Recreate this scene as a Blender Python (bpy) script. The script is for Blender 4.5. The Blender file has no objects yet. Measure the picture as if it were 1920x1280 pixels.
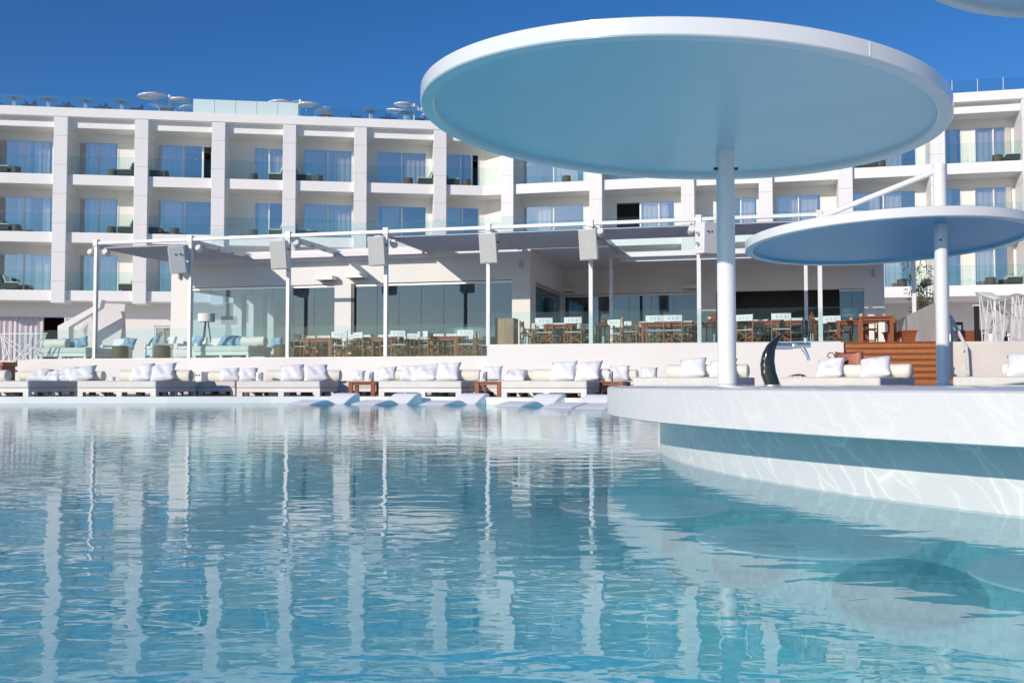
SUN_E, SKY_S = 3.6, .12
import bpy, bmesh, math, random
from mathutils import Matrix, Vector
random.seed(11)
rad = math.radians
scene = bpy.context.scene
COL = scene.collection
PI = math.pi

# ------------------------------------------------------------------ camera model (survey of the place from the photograph)
FPX = 1867.0
HC = 0.535
PITCH = math.atan((718 - 640) / FPX)
CP, SP = math.cos(PITCH), math.sin(PITCH)

def at(px, py, Y):
    v = (640 - py) / FPX
    d = Vector(((px - 960) / FPX, CP - v * SP, SP + v * CP))
    return d * (Y / d.y) + Vector((0, 0, HC))

def onz(px, py, z):
    v = (640 - py) / FPX
    d = Vector(((px - 960) / FPX, CP - v * SP, SP + v * CP))
    return d * ((z - HC) / d.z) + Vector((0, 0, HC))

class Frame:
    """ a local frame: s along a facade, t inward, z up """
    def __init__(self, ox, oy, deg):
        self.o = Vector((ox, oy, 0)); self.a = rad(deg)
        self.u = Vector((math.cos(self.a), math.sin(self.a), 0)); self.w = Vector((-math.sin(self.a), math.cos(self.a), 0))
        self.M = Matrix.Translation(self.o) @ Matrix.Rotation(self.a, 4, 'Z')
    def p(self, s, t, z): return self.o + self.u * s + self.w * t + Vector((0, 0, z))
    def s_at(self, px, t, z=HC):
        k = (px - 960) / FPX
        bx = self.o.x + t * self.w.x; by = self.o.y + t * self.w.y
        return (k * (by * CP + (z - HC) * SP) - bx) / (self.u.x - k * self.u.y * CP)
    def z_at(self, s, t, py):
        Y = self.o.y + s * self.u.y + t * self.w.y; v = (640 - py) / FPX
        return Y * (SP + v * CP) / (CP - v * SP) + HC

TF = Frame(0, 30.64, -14.2)      # terrace and lounge
LF = Frame(-4.5, 56.4, 8.0)      # hotel, long wing
RF = Frame(1.2, 56.1, -13.4)     # hotel, other wing

# ------------------------------------------------------------------ mesh builder
class MB:
    def __init__(self, M=None):
        self.v = []; self.f = []; self.M = M.copy() if M is not None else Matrix()
    def add(self, vs, fs):
        o = len(self.v); M = self.M
        self.v += [M @ Vector(p) for p in vs]
        self.f += [[i + o for i in q] for q in fs]
        return self
    def box(self, x0, x1, y0, y1, z0, z1):
        vs = [(x0,y0,z0),(x1,y0,z0),(x1,y1,z0),(x0,y1,z0),(x0,y0,z1),(x1,y0,z1),(x1,y1,z1),(x0,y1,z1)]
        return self.add(vs, [(0,3,2,1),(4,5,6,7),(0,1,5,4),(1,2,6,5),(2,3,7,6),(3,0,4,7)])
    def obox(self, M, sx, sy, sz):
        K = self.M; self.M = K @ M
        self.box(-sx/2, sx/2, -sy/2, sy/2, -sz/2, sz/2); self.M = K
        return self
    def bar(self, p, q, w, h=None, up=(0,0,1)):
        h = h or w; p = Vector(p); q = Vector(q); d = (q - p); L = d.length; d.normalize()
        u = Vector(up)
        if abs(d.dot(u)) > .99: u = Vector((0, 1, 0))
        x = d.cross(u).normalized(); y = x.cross(d).normalized()
        R3 = Matrix((x, d, y)).transposed().to_4x4()
        return self.obox(Matrix.Translation((p + q) / 2) @ R3, w, L, h)
    def tube(self, p, q, r, n=12, r2=None):
        return self.path([p, q], [r, r if r2 is None else r2], n)
    def path(self, pts, r, n=10):
        pts = [Vector(p) for p in pts]; m = len(pts)
        rs = r if isinstance(r, (list, tuple)) else [r] * m
        vs = []; fs = []
        d0 = (pts[1] - pts[0]).normalized()
        ref = Vector((0, 0, 1)) if abs(d0.z) < .9 else Vector((1, 0, 0))
        x = d0.cross(ref).normalized()
        for i, p in enumerate(pts):
            d = (pts[min(i+1, m-1)] - pts[max(i-1, 0)]).normalized()
            x = (x - d * x.dot(d)).normalized(); y = d.cross(x)
            for k in range(n):
                a = 2 * PI * k / n
                vs.append(p + (x * math.cos(a) + y * math.sin(a)) * rs[i])
        for i in range(m - 1):
            for k in range(n):
                k2 = (k + 1) % n
                fs.append((i*n+k, i*n+k2, (i+1)*n+k2, (i+1)*n+k))
        fs.append(tuple(range(n))[::-1]); fs.append(tuple((m-1)*n + k for k in range(n)))
        return self.add(vs, fs)
    def lathe(self, prof, n=32, c=(0,0,0), cap=True):
        """ prof: list of (radius, z) from bottom to top """
        vs = []; fs = []; m = len(prof)
        for r, z in prof:
            for k in range(n):
                a = 2 * PI * k / n
                vs.append((c[0] + r * math.cos(a), c[1] + r * math.sin(a), c[2] + z))
        for i in range(m - 1):
            for k in range(n):
                k2 = (k + 1) % n
                fs.append((i*n+k, i*n+k2, (i+1)*n+k2, (i+1)*n+k))
        if cap and prof[0][0] > 1e-5: fs.append(tuple(range(n))[::-1])
        if cap and prof[-1][0] > 1e-5: fs.append(tuple((m-1)*n + k for k in range(n)))
        return self.add(vs, fs)
    def prism(self, poly, z0, z1):
        n = len(poly)
        vs = [(x, y, z0) for x, y in poly] + [(x, y, z1) for x, y in poly]
        fs = [tuple(range(n))[::-1], tuple(range(n, 2*n))] + [(i, (i+1) % n, n + (i+1) % n, n + i) for i in range(n)]
        return self.add(vs, fs)
    def slab3(self, pts, off):
        """ a flat polygon of 3d points given thickness by the offset vector """
        n = len(pts); off = Vector(off)
        vs = [Vector(p) for p in pts] + [Vector(p) + off for p in pts]
        fs = [tuple(range(n)), tuple(range(n, 2*n))[::-1]] + [(i, n + i, n + (i+1) % n, (i+1) % n) for i in range(n)]
        return self.add(vs, fs)
    def grid(self, rows, closed=False):
        m = len(rows); n = len(rows[0]); fs = []
        for i in range(m - 1):
            for k in range(n - (0 if closed else 1)):
                k2 = (k + 1) % n
                fs.append((i*n+k, i*n+k2, (i+1)*n+k2, (i+1)*n+k))
        return self.add([p for r in rows for p in r], fs)
    def build(self, name, mat, parent=None, smooth=False, bevel=0, seg=2, fix=True):
        me = bpy.data.meshes.new(name)
        me.from_pydata([tuple(p) for p in self.v], [], self.f)
        if fix:
            bm = bmesh.new(); bm.from_mesh(me)
            bmesh.ops.recalc_face_normals(bm, faces=bm.faces); bm.to_mesh(me); bm.free()
        me.materials.append(mat)
        if smooth:
            me.polygons.foreach_set('use_smooth', [True] * len(me.polygons))
            me.set_sharp_from_angle(angle=rad(40))
        me.update()
        o = bpy.data.objects.new(name, me); COL.objects.link(o)
        if parent is not None: o.parent = parent
        if bevel:
            b = o.modifiers.new('edge', 'BEVEL'); b.width = bevel; b.segments = seg; b.limit_method = 'ANGLE'; b.angle_limit = rad(50)
            b.harden_normals = False
        return o

WM = {}
def tag(o, label=None, cat=None, group=None, kind=None):
    if label: o['label'] = label
    if cat: o['category'] = cat
    if group: o['group'] = group
    if kind: o['kind'] = kind
    return o
def thing(name, label, cat, loc=(0,0,0), rz=0.0, group=None):
    o = bpy.data.objects.new(name, None); COL.objects.link(o)
    o.empty_display_size = .2
    o.location = loc; o.rotation_euler = (0, 0, rz)
    WM[o.name] = Matrix.Translation(Vector(loc)) @ Matrix.Rotation(rz, 4, 'Z')
    return tag(o, label, cat, group)
def rel(root, M=None):
    return WM[root.name].inverted() @ (M if M is not None else Matrix())
def dup(root, loc, rz, label, group=None):
    r = root.copy(); COL.objects.link(r); r.location = loc; r.rotation_euler = (0, 0, rz)
    r['label'] = label
    if group: r['group'] = group
    for ch in list(root.children):
        c = ch.copy(); COL.objects.link(c); c.parent = r
        for g in list(ch.children):
            d = g.copy(); COL.objects.link(d); d.parent = c
    WM[r.name] = Matrix.Translation(Vector(loc)) @ Matrix.Rotation(rz, 4, 'Z')
    return r
class Proto:
    """ first call places the thing itself, later calls place copies """
    def __init__(self, make): self.make = make; self.first = None
    def __call__(self, loc, rz, label, group=None, name=None):
        if self.first is None:
            self.first = self.make()
            r = self.first; r.location = loc; r.rotation_euler = (0, 0, rz); r['label'] = label
            if group: r['group'] = group
            WM[r.name] = Matrix.Translation(Vector(loc)) @ Matrix.Rotation(rz, 4, 'Z')
            return r
        return dup(self.first, loc, rz, label, group)

# ------------------------------------------------------------------ materials
def newmat(name):
    m = bpy.data.materials.new(name); m.use_nodes = True
    nt = m.node_tree; nt.nodes.clear()
    out = nt.nodes.new('ShaderNodeOutputMaterial')
    return m, nt, out
def noise(nt, scale, detail=4, rough=.55, vec=None, stretch=None):
    n = nt.nodes.new('ShaderNodeTexNoise')
    n.inputs['Scale'].default_value = scale; n.inputs['Detail'].default_value = detail; n.inputs['Roughness'].default_value = rough
    co = nt.nodes.new('ShaderNodeTexCoord')
    src = co.outputs['Object'] if vec is None else vec
    if stretch:
        mp = nt.nodes.new('ShaderNodeMapping'); mp.inputs['Scale'].default_value = stretch
        nt.links.new(src, mp.inputs['Vector']); src = mp.outputs['Vector']
    nt.links.new(src, n.inputs['Vector'])
    return n
def ramp(nt, src, stops):
    r = nt.nodes.new('ShaderNodeValToRGB')
    el = r.color_ramp.elements
    while len(el) > 1: el.remove(el[-1])
    el[0].position, el[0].color = stops[0][0], (*stops[0][1], 1)
    for p, c in stops[1:]:
        e = el.new(p); e.color = (*c, 1)
    nt.links.new(src, r.inputs['Fac'])
    return r
def surf(name, col, rough=.5, var=.06, scale=3.0, bump=.0, bscale=60, metal=0., stretch=None, spec=.5, coat=0, sheen=0, bdist=.01):
    m, nt, out = newmat(name)
    b = nt.nodes.new('ShaderNodeBsdfPrincipled')
    b.inputs['Roughness'].default_value = rough; b.inputs['Metallic'].default_value = metal
    b.inputs['Specular IOR Level'].default_value = spec
    b.inputs['Coat Weight'].default_value = coat
    b.inputs['Sheen Weight'].default_value = sheen
    n1 = noise(nt, scale, 5, .6, stretch=stretch)
    lo = tuple(max(0, c * (1 - var)) for c in col); hi = tuple(min(1, c * (1 + var * .7)) for c in col)
    r = ramp(nt, n1.outputs['Fac'], [(.3, lo), (.7, hi)])
    nt.links.new(r.outputs['Color'], b.inputs['Base Color'])
    if bump:
        n2 = noise(nt, bscale, 4, .6, stretch=stretch)
        bp = nt.nodes.new('ShaderNodeBump'); bp.inputs['Strength'].default_value = bump; bp.inputs['Distance'].default_value = bdist
        nt.links.new(n2.outputs['Fac'], bp.inputs['Height']); nt.links.new(bp.outputs['Normal'], b.inputs['Normal'])
    nt.links.new(b.outputs['BSDF'], out.inputs['Surface'])
    return m
def wood(name, dark, light, rough=.45, scale=6, stretch=(1, 12, 12), coat=.1):
    m, nt, out = newmat(name)
    b = nt.nodes.new('ShaderNodeBsdfPrincipled'); b.inputs['Roughness'].default_value = rough; b.inputs['Coat Weight'].default_value = coat
    n1 = noise(nt, scale, 6, .65, stretch=stretch)
    r = ramp(nt, n1.outputs['Fac'], [(.3, dark), (.7, light)])
    nt.links.new(r.outputs['Color'], b.inputs['Base Color'])
    bp = nt.nodes.new('ShaderNodeBump'); bp.inputs['Strength'].default_value = .2; bp.inputs['Distance'].default_value = .004
    nt.links.new(n1.outputs['Fac'], bp.inputs['Height']); nt.links.new(bp.outputs['Normal'], b.inputs['Normal'])
    nt.links.new(b.outputs['BSDF'], out.inputs['Surface'])
    return m
def schlick(nt, normal, power):
    lw = nt.nodes.new('ShaderNodeLayerWeight'); lw.inputs['Blend'].default_value = .5
    if normal is not None: nt.links.new(normal, lw.inputs['Normal'])
    pw = nt.nodes.new('ShaderNodeMath'); pw.operation = 'POWER'; pw.inputs[1].default_value = power
    nt.links.new(lw.outputs['Facing'], pw.inputs[0])
    return pw.outputs[0]
def glass(name, tint, refl=.08, fres=True, rough=0.0, mirror=(1,1,1)):
    m, nt, out = newmat(name)
    tr = nt.nodes.new('ShaderNodeBsdfTransparent'); tr.inputs['Color'].default_value = (*tint, 1)
    gl = nt.nodes.new('ShaderNodeBsdfGlossy'); gl.inputs['Roughness'].default_value = rough; gl.inputs['Color'].default_value = (*mirror, 1)
    mix = nt.nodes.new('ShaderNodeMixShader')
    fr = schlick(nt, None, 5.0)
    mr = nt.nodes.new('ShaderNodeMapRange'); mr.inputs['To Min'].default_value = refl; mr.inputs['To Max'].default_value = 1.0
    nt.links.new(fr, mr.inputs['Value']); nt.links.new(mr.outputs['Result'], mix.inputs['Fac'])
    nt.links.new(tr.outputs['BSDF'], mix.inputs[1]); nt.links.new(gl.outputs['BSDF'], mix.inputs[2])
    nt.links.new(mix.outputs['Shader'], out.inputs['Surface'])
    return m

PLASTER = surf('white plaster', (.785, .77, .75), .75, .03, .6, .12, 40)
HPLAST = surf('hotel plaster', (.86, .85, .83), .7, .03, .4, .1, 40)
FINP = None
CREAM = surf('cream plaster', (.86, .82, .75), .8, .04, .5, .1, 40)
METAL = surf('white powder coat', (.80, .80, .79), .35, .03, 4)
ALU = surf('pale aluminium', (.62, .62, .61), .35, .05, 8, metal=.3)
LOUV = surf('grey louvre', (.74, .70, .74), .5, .10, 2.0, stretch=(.3, 6, 6))
DARKM = surf('dark metal', (.05, .05, .055), .4, .2, 6, metal=.4)
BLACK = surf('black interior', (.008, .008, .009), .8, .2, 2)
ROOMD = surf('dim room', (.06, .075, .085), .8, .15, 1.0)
CANVAS = surf('canvas white', (.80, .80, .79), .85, .04, 8, .25, 220)
CURT = surf('curtain voile', (.93, .89, .83), .9, .04, 6)
MATT = surf('mattress canvas', (.74, .73, .69), .85, .05, 5, .35, 260, sheen=.1)
PILL = surf('pillow cotton', (.80, .81, .84), .9, .03, 7, .3, 40, sheen=.15, bdist=.02)
BOLS = surf('bolster canvas', (.78, .755, .66), .85, .05, 6, .3, 120)
BEDF = surf('bed frame paint', (.78, .77, .75), .5, .05, 3)
BLUEF = surf('blue cushion', (.26, .45, .58), .9, .15, 8, .3, 60)
MINT = surf('pale mint cushion', (.66, .72, .60), .9, .06, 6)
WICK = surf('dark wicker', (.07, .06, .05), .7, .35, 30, .6, 90)
WICKB = surf('brown wicker', (.13, .095, .07), .7, .35, 30, .6, 90)
TEAK = wood('red teak', (.16, .035, .012), (.36, .10, .032))
STEPW = wood('orange deck board', (.30, .085, .018), (.56, .19, .045), .5, 3, (.6, 14, 14))
DECKW = wood('weathered deck', (.16, .10, .07), (.30, .20, .14), .7, 3, (14, .6, 14))
BAMB = wood('bamboo', (.19, .085, .028), (.42, .22, .075), .45)
OAKV = wood('oak veneer', (.24, .14, .075), (.42, .27, .16), .5, 3, (8, 8, .7))
COPPER = surf('rusty copper', (.26, .085, .045), .5, .25, 12, metal=.3)
CHROME = surf('chrome', (.80, .80, .80), .08, .02, 6, metal=1.)
GLOSSK = surf('gloss black', (.010, .014, .013), .12, .1, 5, coat=.6)
BLACKP = surf('black plastic', (.02, .02, .02), .35, .1, 8)
LEAF = surf('bamboo leaf', (.13, .15, .065), .6, .35, 6)
TWIG = surf('twig', (.14, .10, .06), .8, .2, 8)
CANOPY = surf('canopy paint', (.80, .80, .80), .16, .02, 1.2, .05, 3, coat=.25)
GRILLE = surf('speaker grille', (.52, .52, .50), .6, .08, 90, .4, 300)
SHELL = surf('speaker shell', (.74, .74, .73), .4, .03, 5)
GREYTONE = surf('pale grey render and wall shade', (.55, .53, .51), .85, .06, 1.2, .2, 50)  # also carries painted shade on the two walls right of the steps
FLOATM = surf('moulded resin', (.90, .92, .945), .4, .03, 3)
GUARD = glass('guard glass', (.885, .956, .953), .018)
ROOFG = glass('roof guard glass', (.80, .90, .91), .13)
WINDG = glass('window glass', (.965, .965, .965), .35, mirror=(1., .94, .87))
LOUNG = glass('lounge glass', (.68, .79, .81), .10, mirror=(.72, .80, .86))
PLASTIC = glass('clear wrap', (.85, .9, .92), .25, rough=.25)

# fin cladding: boards with fine horizontal joints at each storey and faint runs below them
def cladding():
    m, nt, out = newmat('fin cladding')
    b = nt.nodes.new('ShaderNodeBsdfPrincipled'); b.inputs['Roughness'].default_value = .6
    co = nt.nodes.new('ShaderNodeTexCoord'); sp = nt.nodes.new('ShaderNodeSeparateXYZ'); nt.links.new(co.outputs['Object'], sp.inputs[0])
    d = nt.nodes.new('ShaderNodeMath'); d.operation = 'MULTIPLY_ADD'; d.inputs[1].default_value = 1 / 1.585; d.inputs[2].default_value = .2; nt.links.new(sp.outputs['Z'], d.inputs[0])
    fr = nt.nodes.new('ShaderNodeMath'); fr.operation = 'FRACT'; nt.links.new(d.outputs[0], fr.inputs[0])
    j = ramp(nt, fr.outputs[0], [(0, (.62, .62, .62)), (.012, (.62, .62, .62)), (.02, (1, 1, 1))])
    n1 = noise(nt, 1.6, 5, .6, stretch=(3, 3, .18))
    st = ramp(nt, n1.outputs['Fac'], [(.3, (.78, .775, .77)), (.7, (.83, .825, .82))])
    mx = nt.nodes.new('ShaderNodeMix'); mx.data_type = 'RGBA'; mx.blend_type = 'MULTIPLY'; mx.inputs[0].default_value = 1
    nt.links.new(st.outputs['Color'], mx.inputs[6]); nt.links.new(j.outputs['Color'], mx.inputs[7]); nt.links.new(mx.outputs[2], b.inputs['Base Color'])
    nt.links.new(b.outputs['BSDF'], out.inputs['Surface'])
    return m
FINP = cladding()
STEPD = wood('deck edge with shadow tone', (.13, .04, .012), (.27, .09, .025), .5, 3, (.6, 14, 14))  # darker than the risers: shadow lines between steps put into the treads

# blue painted underside
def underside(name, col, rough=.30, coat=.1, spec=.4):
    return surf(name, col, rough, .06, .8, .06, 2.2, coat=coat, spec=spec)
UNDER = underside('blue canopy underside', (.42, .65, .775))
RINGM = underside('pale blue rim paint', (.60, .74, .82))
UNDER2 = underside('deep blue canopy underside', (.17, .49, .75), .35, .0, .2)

# cladding of the round bar: water ripple light painted as pale diagonal streaks
def caustic_cladding(name, base, lit_streak, width, rr):
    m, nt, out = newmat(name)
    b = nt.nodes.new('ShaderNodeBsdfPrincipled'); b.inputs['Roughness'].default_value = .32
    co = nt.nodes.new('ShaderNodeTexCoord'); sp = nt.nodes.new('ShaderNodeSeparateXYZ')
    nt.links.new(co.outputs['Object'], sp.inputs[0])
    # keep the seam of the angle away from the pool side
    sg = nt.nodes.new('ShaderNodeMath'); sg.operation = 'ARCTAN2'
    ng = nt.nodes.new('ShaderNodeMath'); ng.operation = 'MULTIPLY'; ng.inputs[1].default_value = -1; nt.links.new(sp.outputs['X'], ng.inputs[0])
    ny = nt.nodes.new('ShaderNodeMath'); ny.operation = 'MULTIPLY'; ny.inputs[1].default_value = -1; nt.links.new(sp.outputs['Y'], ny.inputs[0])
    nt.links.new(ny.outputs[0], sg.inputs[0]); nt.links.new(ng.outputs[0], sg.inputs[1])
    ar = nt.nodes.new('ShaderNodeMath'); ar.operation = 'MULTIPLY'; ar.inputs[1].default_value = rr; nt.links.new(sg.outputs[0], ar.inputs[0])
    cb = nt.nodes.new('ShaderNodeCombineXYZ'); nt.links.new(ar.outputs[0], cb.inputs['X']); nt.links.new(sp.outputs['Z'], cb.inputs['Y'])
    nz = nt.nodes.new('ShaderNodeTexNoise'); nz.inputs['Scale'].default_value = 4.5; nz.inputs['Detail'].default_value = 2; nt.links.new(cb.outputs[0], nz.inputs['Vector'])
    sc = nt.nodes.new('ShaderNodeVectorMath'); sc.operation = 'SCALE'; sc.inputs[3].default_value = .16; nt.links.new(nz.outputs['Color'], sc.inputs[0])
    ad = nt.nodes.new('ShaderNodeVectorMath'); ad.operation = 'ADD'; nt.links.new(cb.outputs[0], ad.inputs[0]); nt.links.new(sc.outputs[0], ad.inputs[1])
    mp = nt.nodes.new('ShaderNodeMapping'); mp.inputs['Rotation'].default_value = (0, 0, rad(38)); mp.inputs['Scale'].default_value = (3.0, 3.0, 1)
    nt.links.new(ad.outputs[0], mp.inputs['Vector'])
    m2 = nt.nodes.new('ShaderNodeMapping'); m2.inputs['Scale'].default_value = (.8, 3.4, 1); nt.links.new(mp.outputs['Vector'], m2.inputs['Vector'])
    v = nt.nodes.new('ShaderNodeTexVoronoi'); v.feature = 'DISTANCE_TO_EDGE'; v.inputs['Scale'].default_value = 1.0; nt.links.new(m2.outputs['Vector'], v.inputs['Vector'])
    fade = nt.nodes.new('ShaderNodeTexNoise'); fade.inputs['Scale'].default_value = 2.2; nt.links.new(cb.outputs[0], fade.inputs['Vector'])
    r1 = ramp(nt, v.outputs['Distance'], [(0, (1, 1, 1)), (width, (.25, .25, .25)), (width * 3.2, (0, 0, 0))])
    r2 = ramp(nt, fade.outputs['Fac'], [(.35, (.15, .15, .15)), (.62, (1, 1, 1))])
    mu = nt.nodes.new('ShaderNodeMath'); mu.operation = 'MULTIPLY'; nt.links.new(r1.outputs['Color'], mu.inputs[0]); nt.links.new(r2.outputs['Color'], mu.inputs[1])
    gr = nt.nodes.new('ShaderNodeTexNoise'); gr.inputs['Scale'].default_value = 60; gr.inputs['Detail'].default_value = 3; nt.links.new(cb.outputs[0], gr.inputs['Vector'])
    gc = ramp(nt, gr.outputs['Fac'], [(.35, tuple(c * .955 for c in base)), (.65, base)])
    mx = nt.nodes.new('ShaderNodeMix'); mx.data_type = 'RGBA'; nt.links.new(mu.outputs[0], mx.inputs[0]); nt.links.new(gc.outputs['Color'], mx.inputs[6]); mx.inputs[7].default_value = (*lit_streak, 1)
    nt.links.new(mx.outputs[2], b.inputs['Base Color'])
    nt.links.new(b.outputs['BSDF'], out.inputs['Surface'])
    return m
CAUSTIC2 = caustic_cladding('wall mosaic with painted caustics', (.68, .685, .69), (.92, .905, .88), .04, 6.0)
CAUSTIC = caustic_cladding('fascia mosaic with painted caustics', (.765, .755, .745), (.83, .815, .79), .045, 6.44)
BARTOP = surf('polished counter', (.72, .73, .74), .12, .05, 2, coat=.4)

def mosaic(name, cols, tile=.045):
    m, nt, out = newmat(name)
    b = nt.nodes.new('ShaderNodeBsdfPrincipled'); b.inputs['Roughness'].default_value = .4
    co = nt.nodes.new('ShaderNodeTexCoord')
    # slow wobble of the lookup: the floor seen through moving water
    nz = noise(nt, 3.2, 3)
    vs = nt.nodes.new('ShaderNodeVectorMath'); vs.operation = 'SCALE'; vs.inputs[3].default_value = .12
    nt.links.new(nz.outputs['Color'], vs.inputs[0])
    va = nt.nodes.new('ShaderNodeVectorMath'); va.operation = 'ADD'
    nt.links.new(co.outputs['Object'], va.inputs[0]); nt.links.new(vs.outputs[0], va.inputs[1])
    v = nt.nodes.new('ShaderNodeTexVoronoi'); v.inputs['Scale'].default_value = 1 / tile; v.distance = 'CHEBYCHEV'; v.inputs['Randomness'].default_value = .25
    nt.links.new(va.outputs[0], v.inputs['Vector'])
    sep = nt.nodes.new('ShaderNodeSeparateColor'); nt.links.new(v.outputs['Color'], sep.inputs['Color'])
    big = noise(nt, .5, 4)
    ad = nt.nodes.new('ShaderNodeMath'); ad.operation = 'MULTIPLY_ADD'; ad.inputs[1].default_value = .45; 
    nt.links.new(sep.outputs[0], ad.inputs[0]); 
    sc = nt.nodes.new('ShaderNodeMath'); sc.operation = 'MULTIPLY'; sc.inputs[1].default_value = .55
    nt.links.new(big.outputs['Fac'], sc.inputs[0]); nt.links.new(sc.outputs[0], ad.inputs[2])
    r = ramp(nt, ad.outputs[0], cols)
    nt.links.new(r.outputs['Color'], b.inputs['Base Color'])
    nt.links.new(b.outputs['BSDF'], out.inputs['Surface'])
    return m
POOLM = mosaic('pool mosaic', [(.1, (.06, .54, .68)), (.4, (.18, .74, .82)), (.7, (.34, .86, .88)), (.9, (.55, .94, .92))])

def water():
    m, nt, out = newmat('pool water')
    geo = nt.nodes.new('ShaderNodeNewGeometry')
    def nz(scale, det, st, rot):
        mp = nt.nodes.new('ShaderNodeMapping'); mp.inputs['Scale'].default_value = st; mp.inputs['Rotation'].default_value = (0, 0, rot)
        n = nt.nodes.new('ShaderNodeTexNoise'); n.inputs['Scale'].default_value = scale; n.inputs['Detail'].default_value = det; n.inputs['Roughness'].default_value = .45
        n.inputs['Distortion'].default_value = .4
        nt.links.new(geo.outputs['Position'], mp.inputs['Vector']); nt.links.new(mp.outputs['Vector'], n.inputs['Vector'])
        return n
    a = nz(2.0, 1.5, (.6, 1.2, 1), .12); b_ = nz(6.0, 1.5, (.62, 1.2, 1), -.15); c_ = nz(19, 1.0, (.7, 1.1, 1), .2)
    m1 = nt.nodes.new('ShaderNodeMath'); m1.operation = 'MULTIPLY'; m1.inputs[1].default_value = WAVE_SMALL
    nt.links.new(b_.outputs['Fac'], m1.inputs[0])
    m2 = nt.nodes.new('ShaderNodeMath'); m2.operation = 'MULTIPLY_ADD'; m2.inputs[1].default_value = WAVE_BIG
    nt.links.new(a.outputs['Fac'], m2.inputs[0]); nt.links.new(m1.outputs[0], m2.inputs[2])
    bp = nt.nodes.new('ShaderNodeBump'); bp.inputs['Strength'].default_value = 1.0; bp.inputs['Distance'].default_value = 1.0
    m3 = nt.nodes.new('ShaderNodeMath'); m3.operation = 'MULTIPLY_ADD'; m3.inputs[1].default_value = WAVE_TINY
    nt.links.new(c_.outputs['Fac'], m3.inputs[0]); nt.links.new(m2.outputs[0], m3.inputs[2])
    nt.links.new(m3.outputs[0], bp.inputs['Height'])
    fr = nt.nodes.new('ShaderNodeMapRange'); fr.inputs['To Min'].default_value = .02; fr.inputs['To Max'].default_value = .95
    nt.links.new(schlick(nt, bp.outputs['Normal'], 4.5), fr.inputs['Value'])
    tr = nt.nodes.new('ShaderNodeBsdfTransparent'); tr.inputs['Color'].default_value = (.76, .95, .98, 1)
    gl = nt.nodes.new('ShaderNodeBsdfGlossy'); gl.inputs['Roughness'].default_value = .015
    nt.links.new(bp.outputs['Normal'], gl.inputs['Normal'])
    mix = nt.nodes.new('ShaderNodeMixShader')
    nt.links.new(fr.outputs['Result'], mix.inputs['Fac']); nt.links.new(tr.outputs['BSDF'], mix.inputs[1]); nt.links.new(gl.outputs['BSDF'], mix.inputs[2])
    nt.links.new(mix.outputs['Shader'], out.inputs['Surface'])
    return m
WAVE_BIG, WAVE_SMALL, WAVE_TINY = .0032, .0024, .00036
WATER = water()
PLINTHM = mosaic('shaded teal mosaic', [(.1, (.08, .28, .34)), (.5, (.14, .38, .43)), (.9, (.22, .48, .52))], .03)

def resin(name, col, clear):
    """ translucent cast resin """
    m, nt, out = newmat(name)
    d = nt.nodes.new('ShaderNodeBsdfDiffuse'); tr = nt.nodes.new('ShaderNodeBsdfTransparent'); mx = nt.nodes.new('ShaderNodeMixShader'); mx.inputs['Fac'].default_value = clear
    n1 = noise(nt, 14, 4); r = ramp(nt, n1.outputs['Fac'], [(.3, tuple(c * .88 for c in col)), (.7, col)]); nt.links.new(r.outputs['Color'], d.inputs['Color'])
    nt.links.new(d.outputs['BSDF'], mx.inputs[1]); nt.links.new(tr.outputs['BSDF'], mx.inputs[2]); nt.links.new(mx.outputs['Shader'], out.inputs['Surface'])
    return m
SEATR = resin('translucent seat resin', (.92, .93, .95), .46)
SKIRTR = resin('translucent skirt resin', (.40, .58, .66), .80)  # darker blue than the seat: shade of the side put into the tint
FROST = surf('frosted mint glass', (.66, .78, .765), .3, .05, 1, coat=.3)
# ================================================================== SETTING
EDGE = [(-60, 25.6), (-30, 26.0), (-16, 26.35), (-12.4, 26.48), (-9.2, 26.6), (-6.5, 26.88), (-4.6, 26.9), (-2.8, 26.55), (-.8, 25.6), (1.2, 24.35),
        (2.4, 22.8), (3.4, 21.75), (5.2, 20.9), (7.6, 19.8), (10.5, 17.4), (14, 14.2), (17, 10), (18.5, 5), (18.5, -30)]
g = MB().add([(-1500,-1500,-1.35),(1500,-1500,-1.35),(1500,1500,-1.35),(-1500,1500,-1.35)], [(0,1,2,3)]).build('ground', surf('far ground', (.16,.20,.22), .6, .2, .02))
tag(g, kind='structure')
DECKZ = .17
def offs(poly, d):
    out = []
    for i, (x, y) in enumerate(poly):
        a = Vector(poly[max(i-1,0)]); b = Vector(poly[min(i+1,len(poly)-1)])
        t = (b - a).normalized(); n = Vector((-t.y, t.x))
        out.append((x + n.x * d, y + n.y * d))
    return out
inn = offs(EDGE, .42)
def strip(A, B, z0, z1):
    m = MB()
    for i in range(len(A) - 1):
        m.prism([A[i], A[i+1], B[i+1], B[i]], z0, z1)
    return m
tag(strip(EDGE, inn, -1.3, DECKZ + .006).build('pool_coping', surf('white coping', (.83,.83,.82), .5, .04, 1.5)), kind='structure')
outer = [(-60, 90), (-30, 90), (-16, 90), (-12.4, 90), (-9.2, 90), (-6.5, 90), (-4.6, 90), (-2.8, 90), (-.8, 90), (1.2, 90), (2.4, 90), (3.4, 90), (5.2, 90), (14, 90), (24, 90), (50, 60), (60, 30), (60, 5), (60, -30)]
tag(strip(inn, outer, -.2, DECKZ).build('pool_deck', DECKW), kind='structure')
tag(MB().add([(-60,-30,-.86),(19,-30,-.86),(19,28,-.86),(-60,28,-.86)], [(0,1,2,3)]).build('pool_floor', POOLM), kind='structure')
wv = MB(); 
wv.add([(-60,-30,0),(18.9,-30,0),(18.9,27.2,0),(-60,27.2,0)], [(0,1,2,3)])
tag(wv.build('water', WATER), kind='structure')

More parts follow.
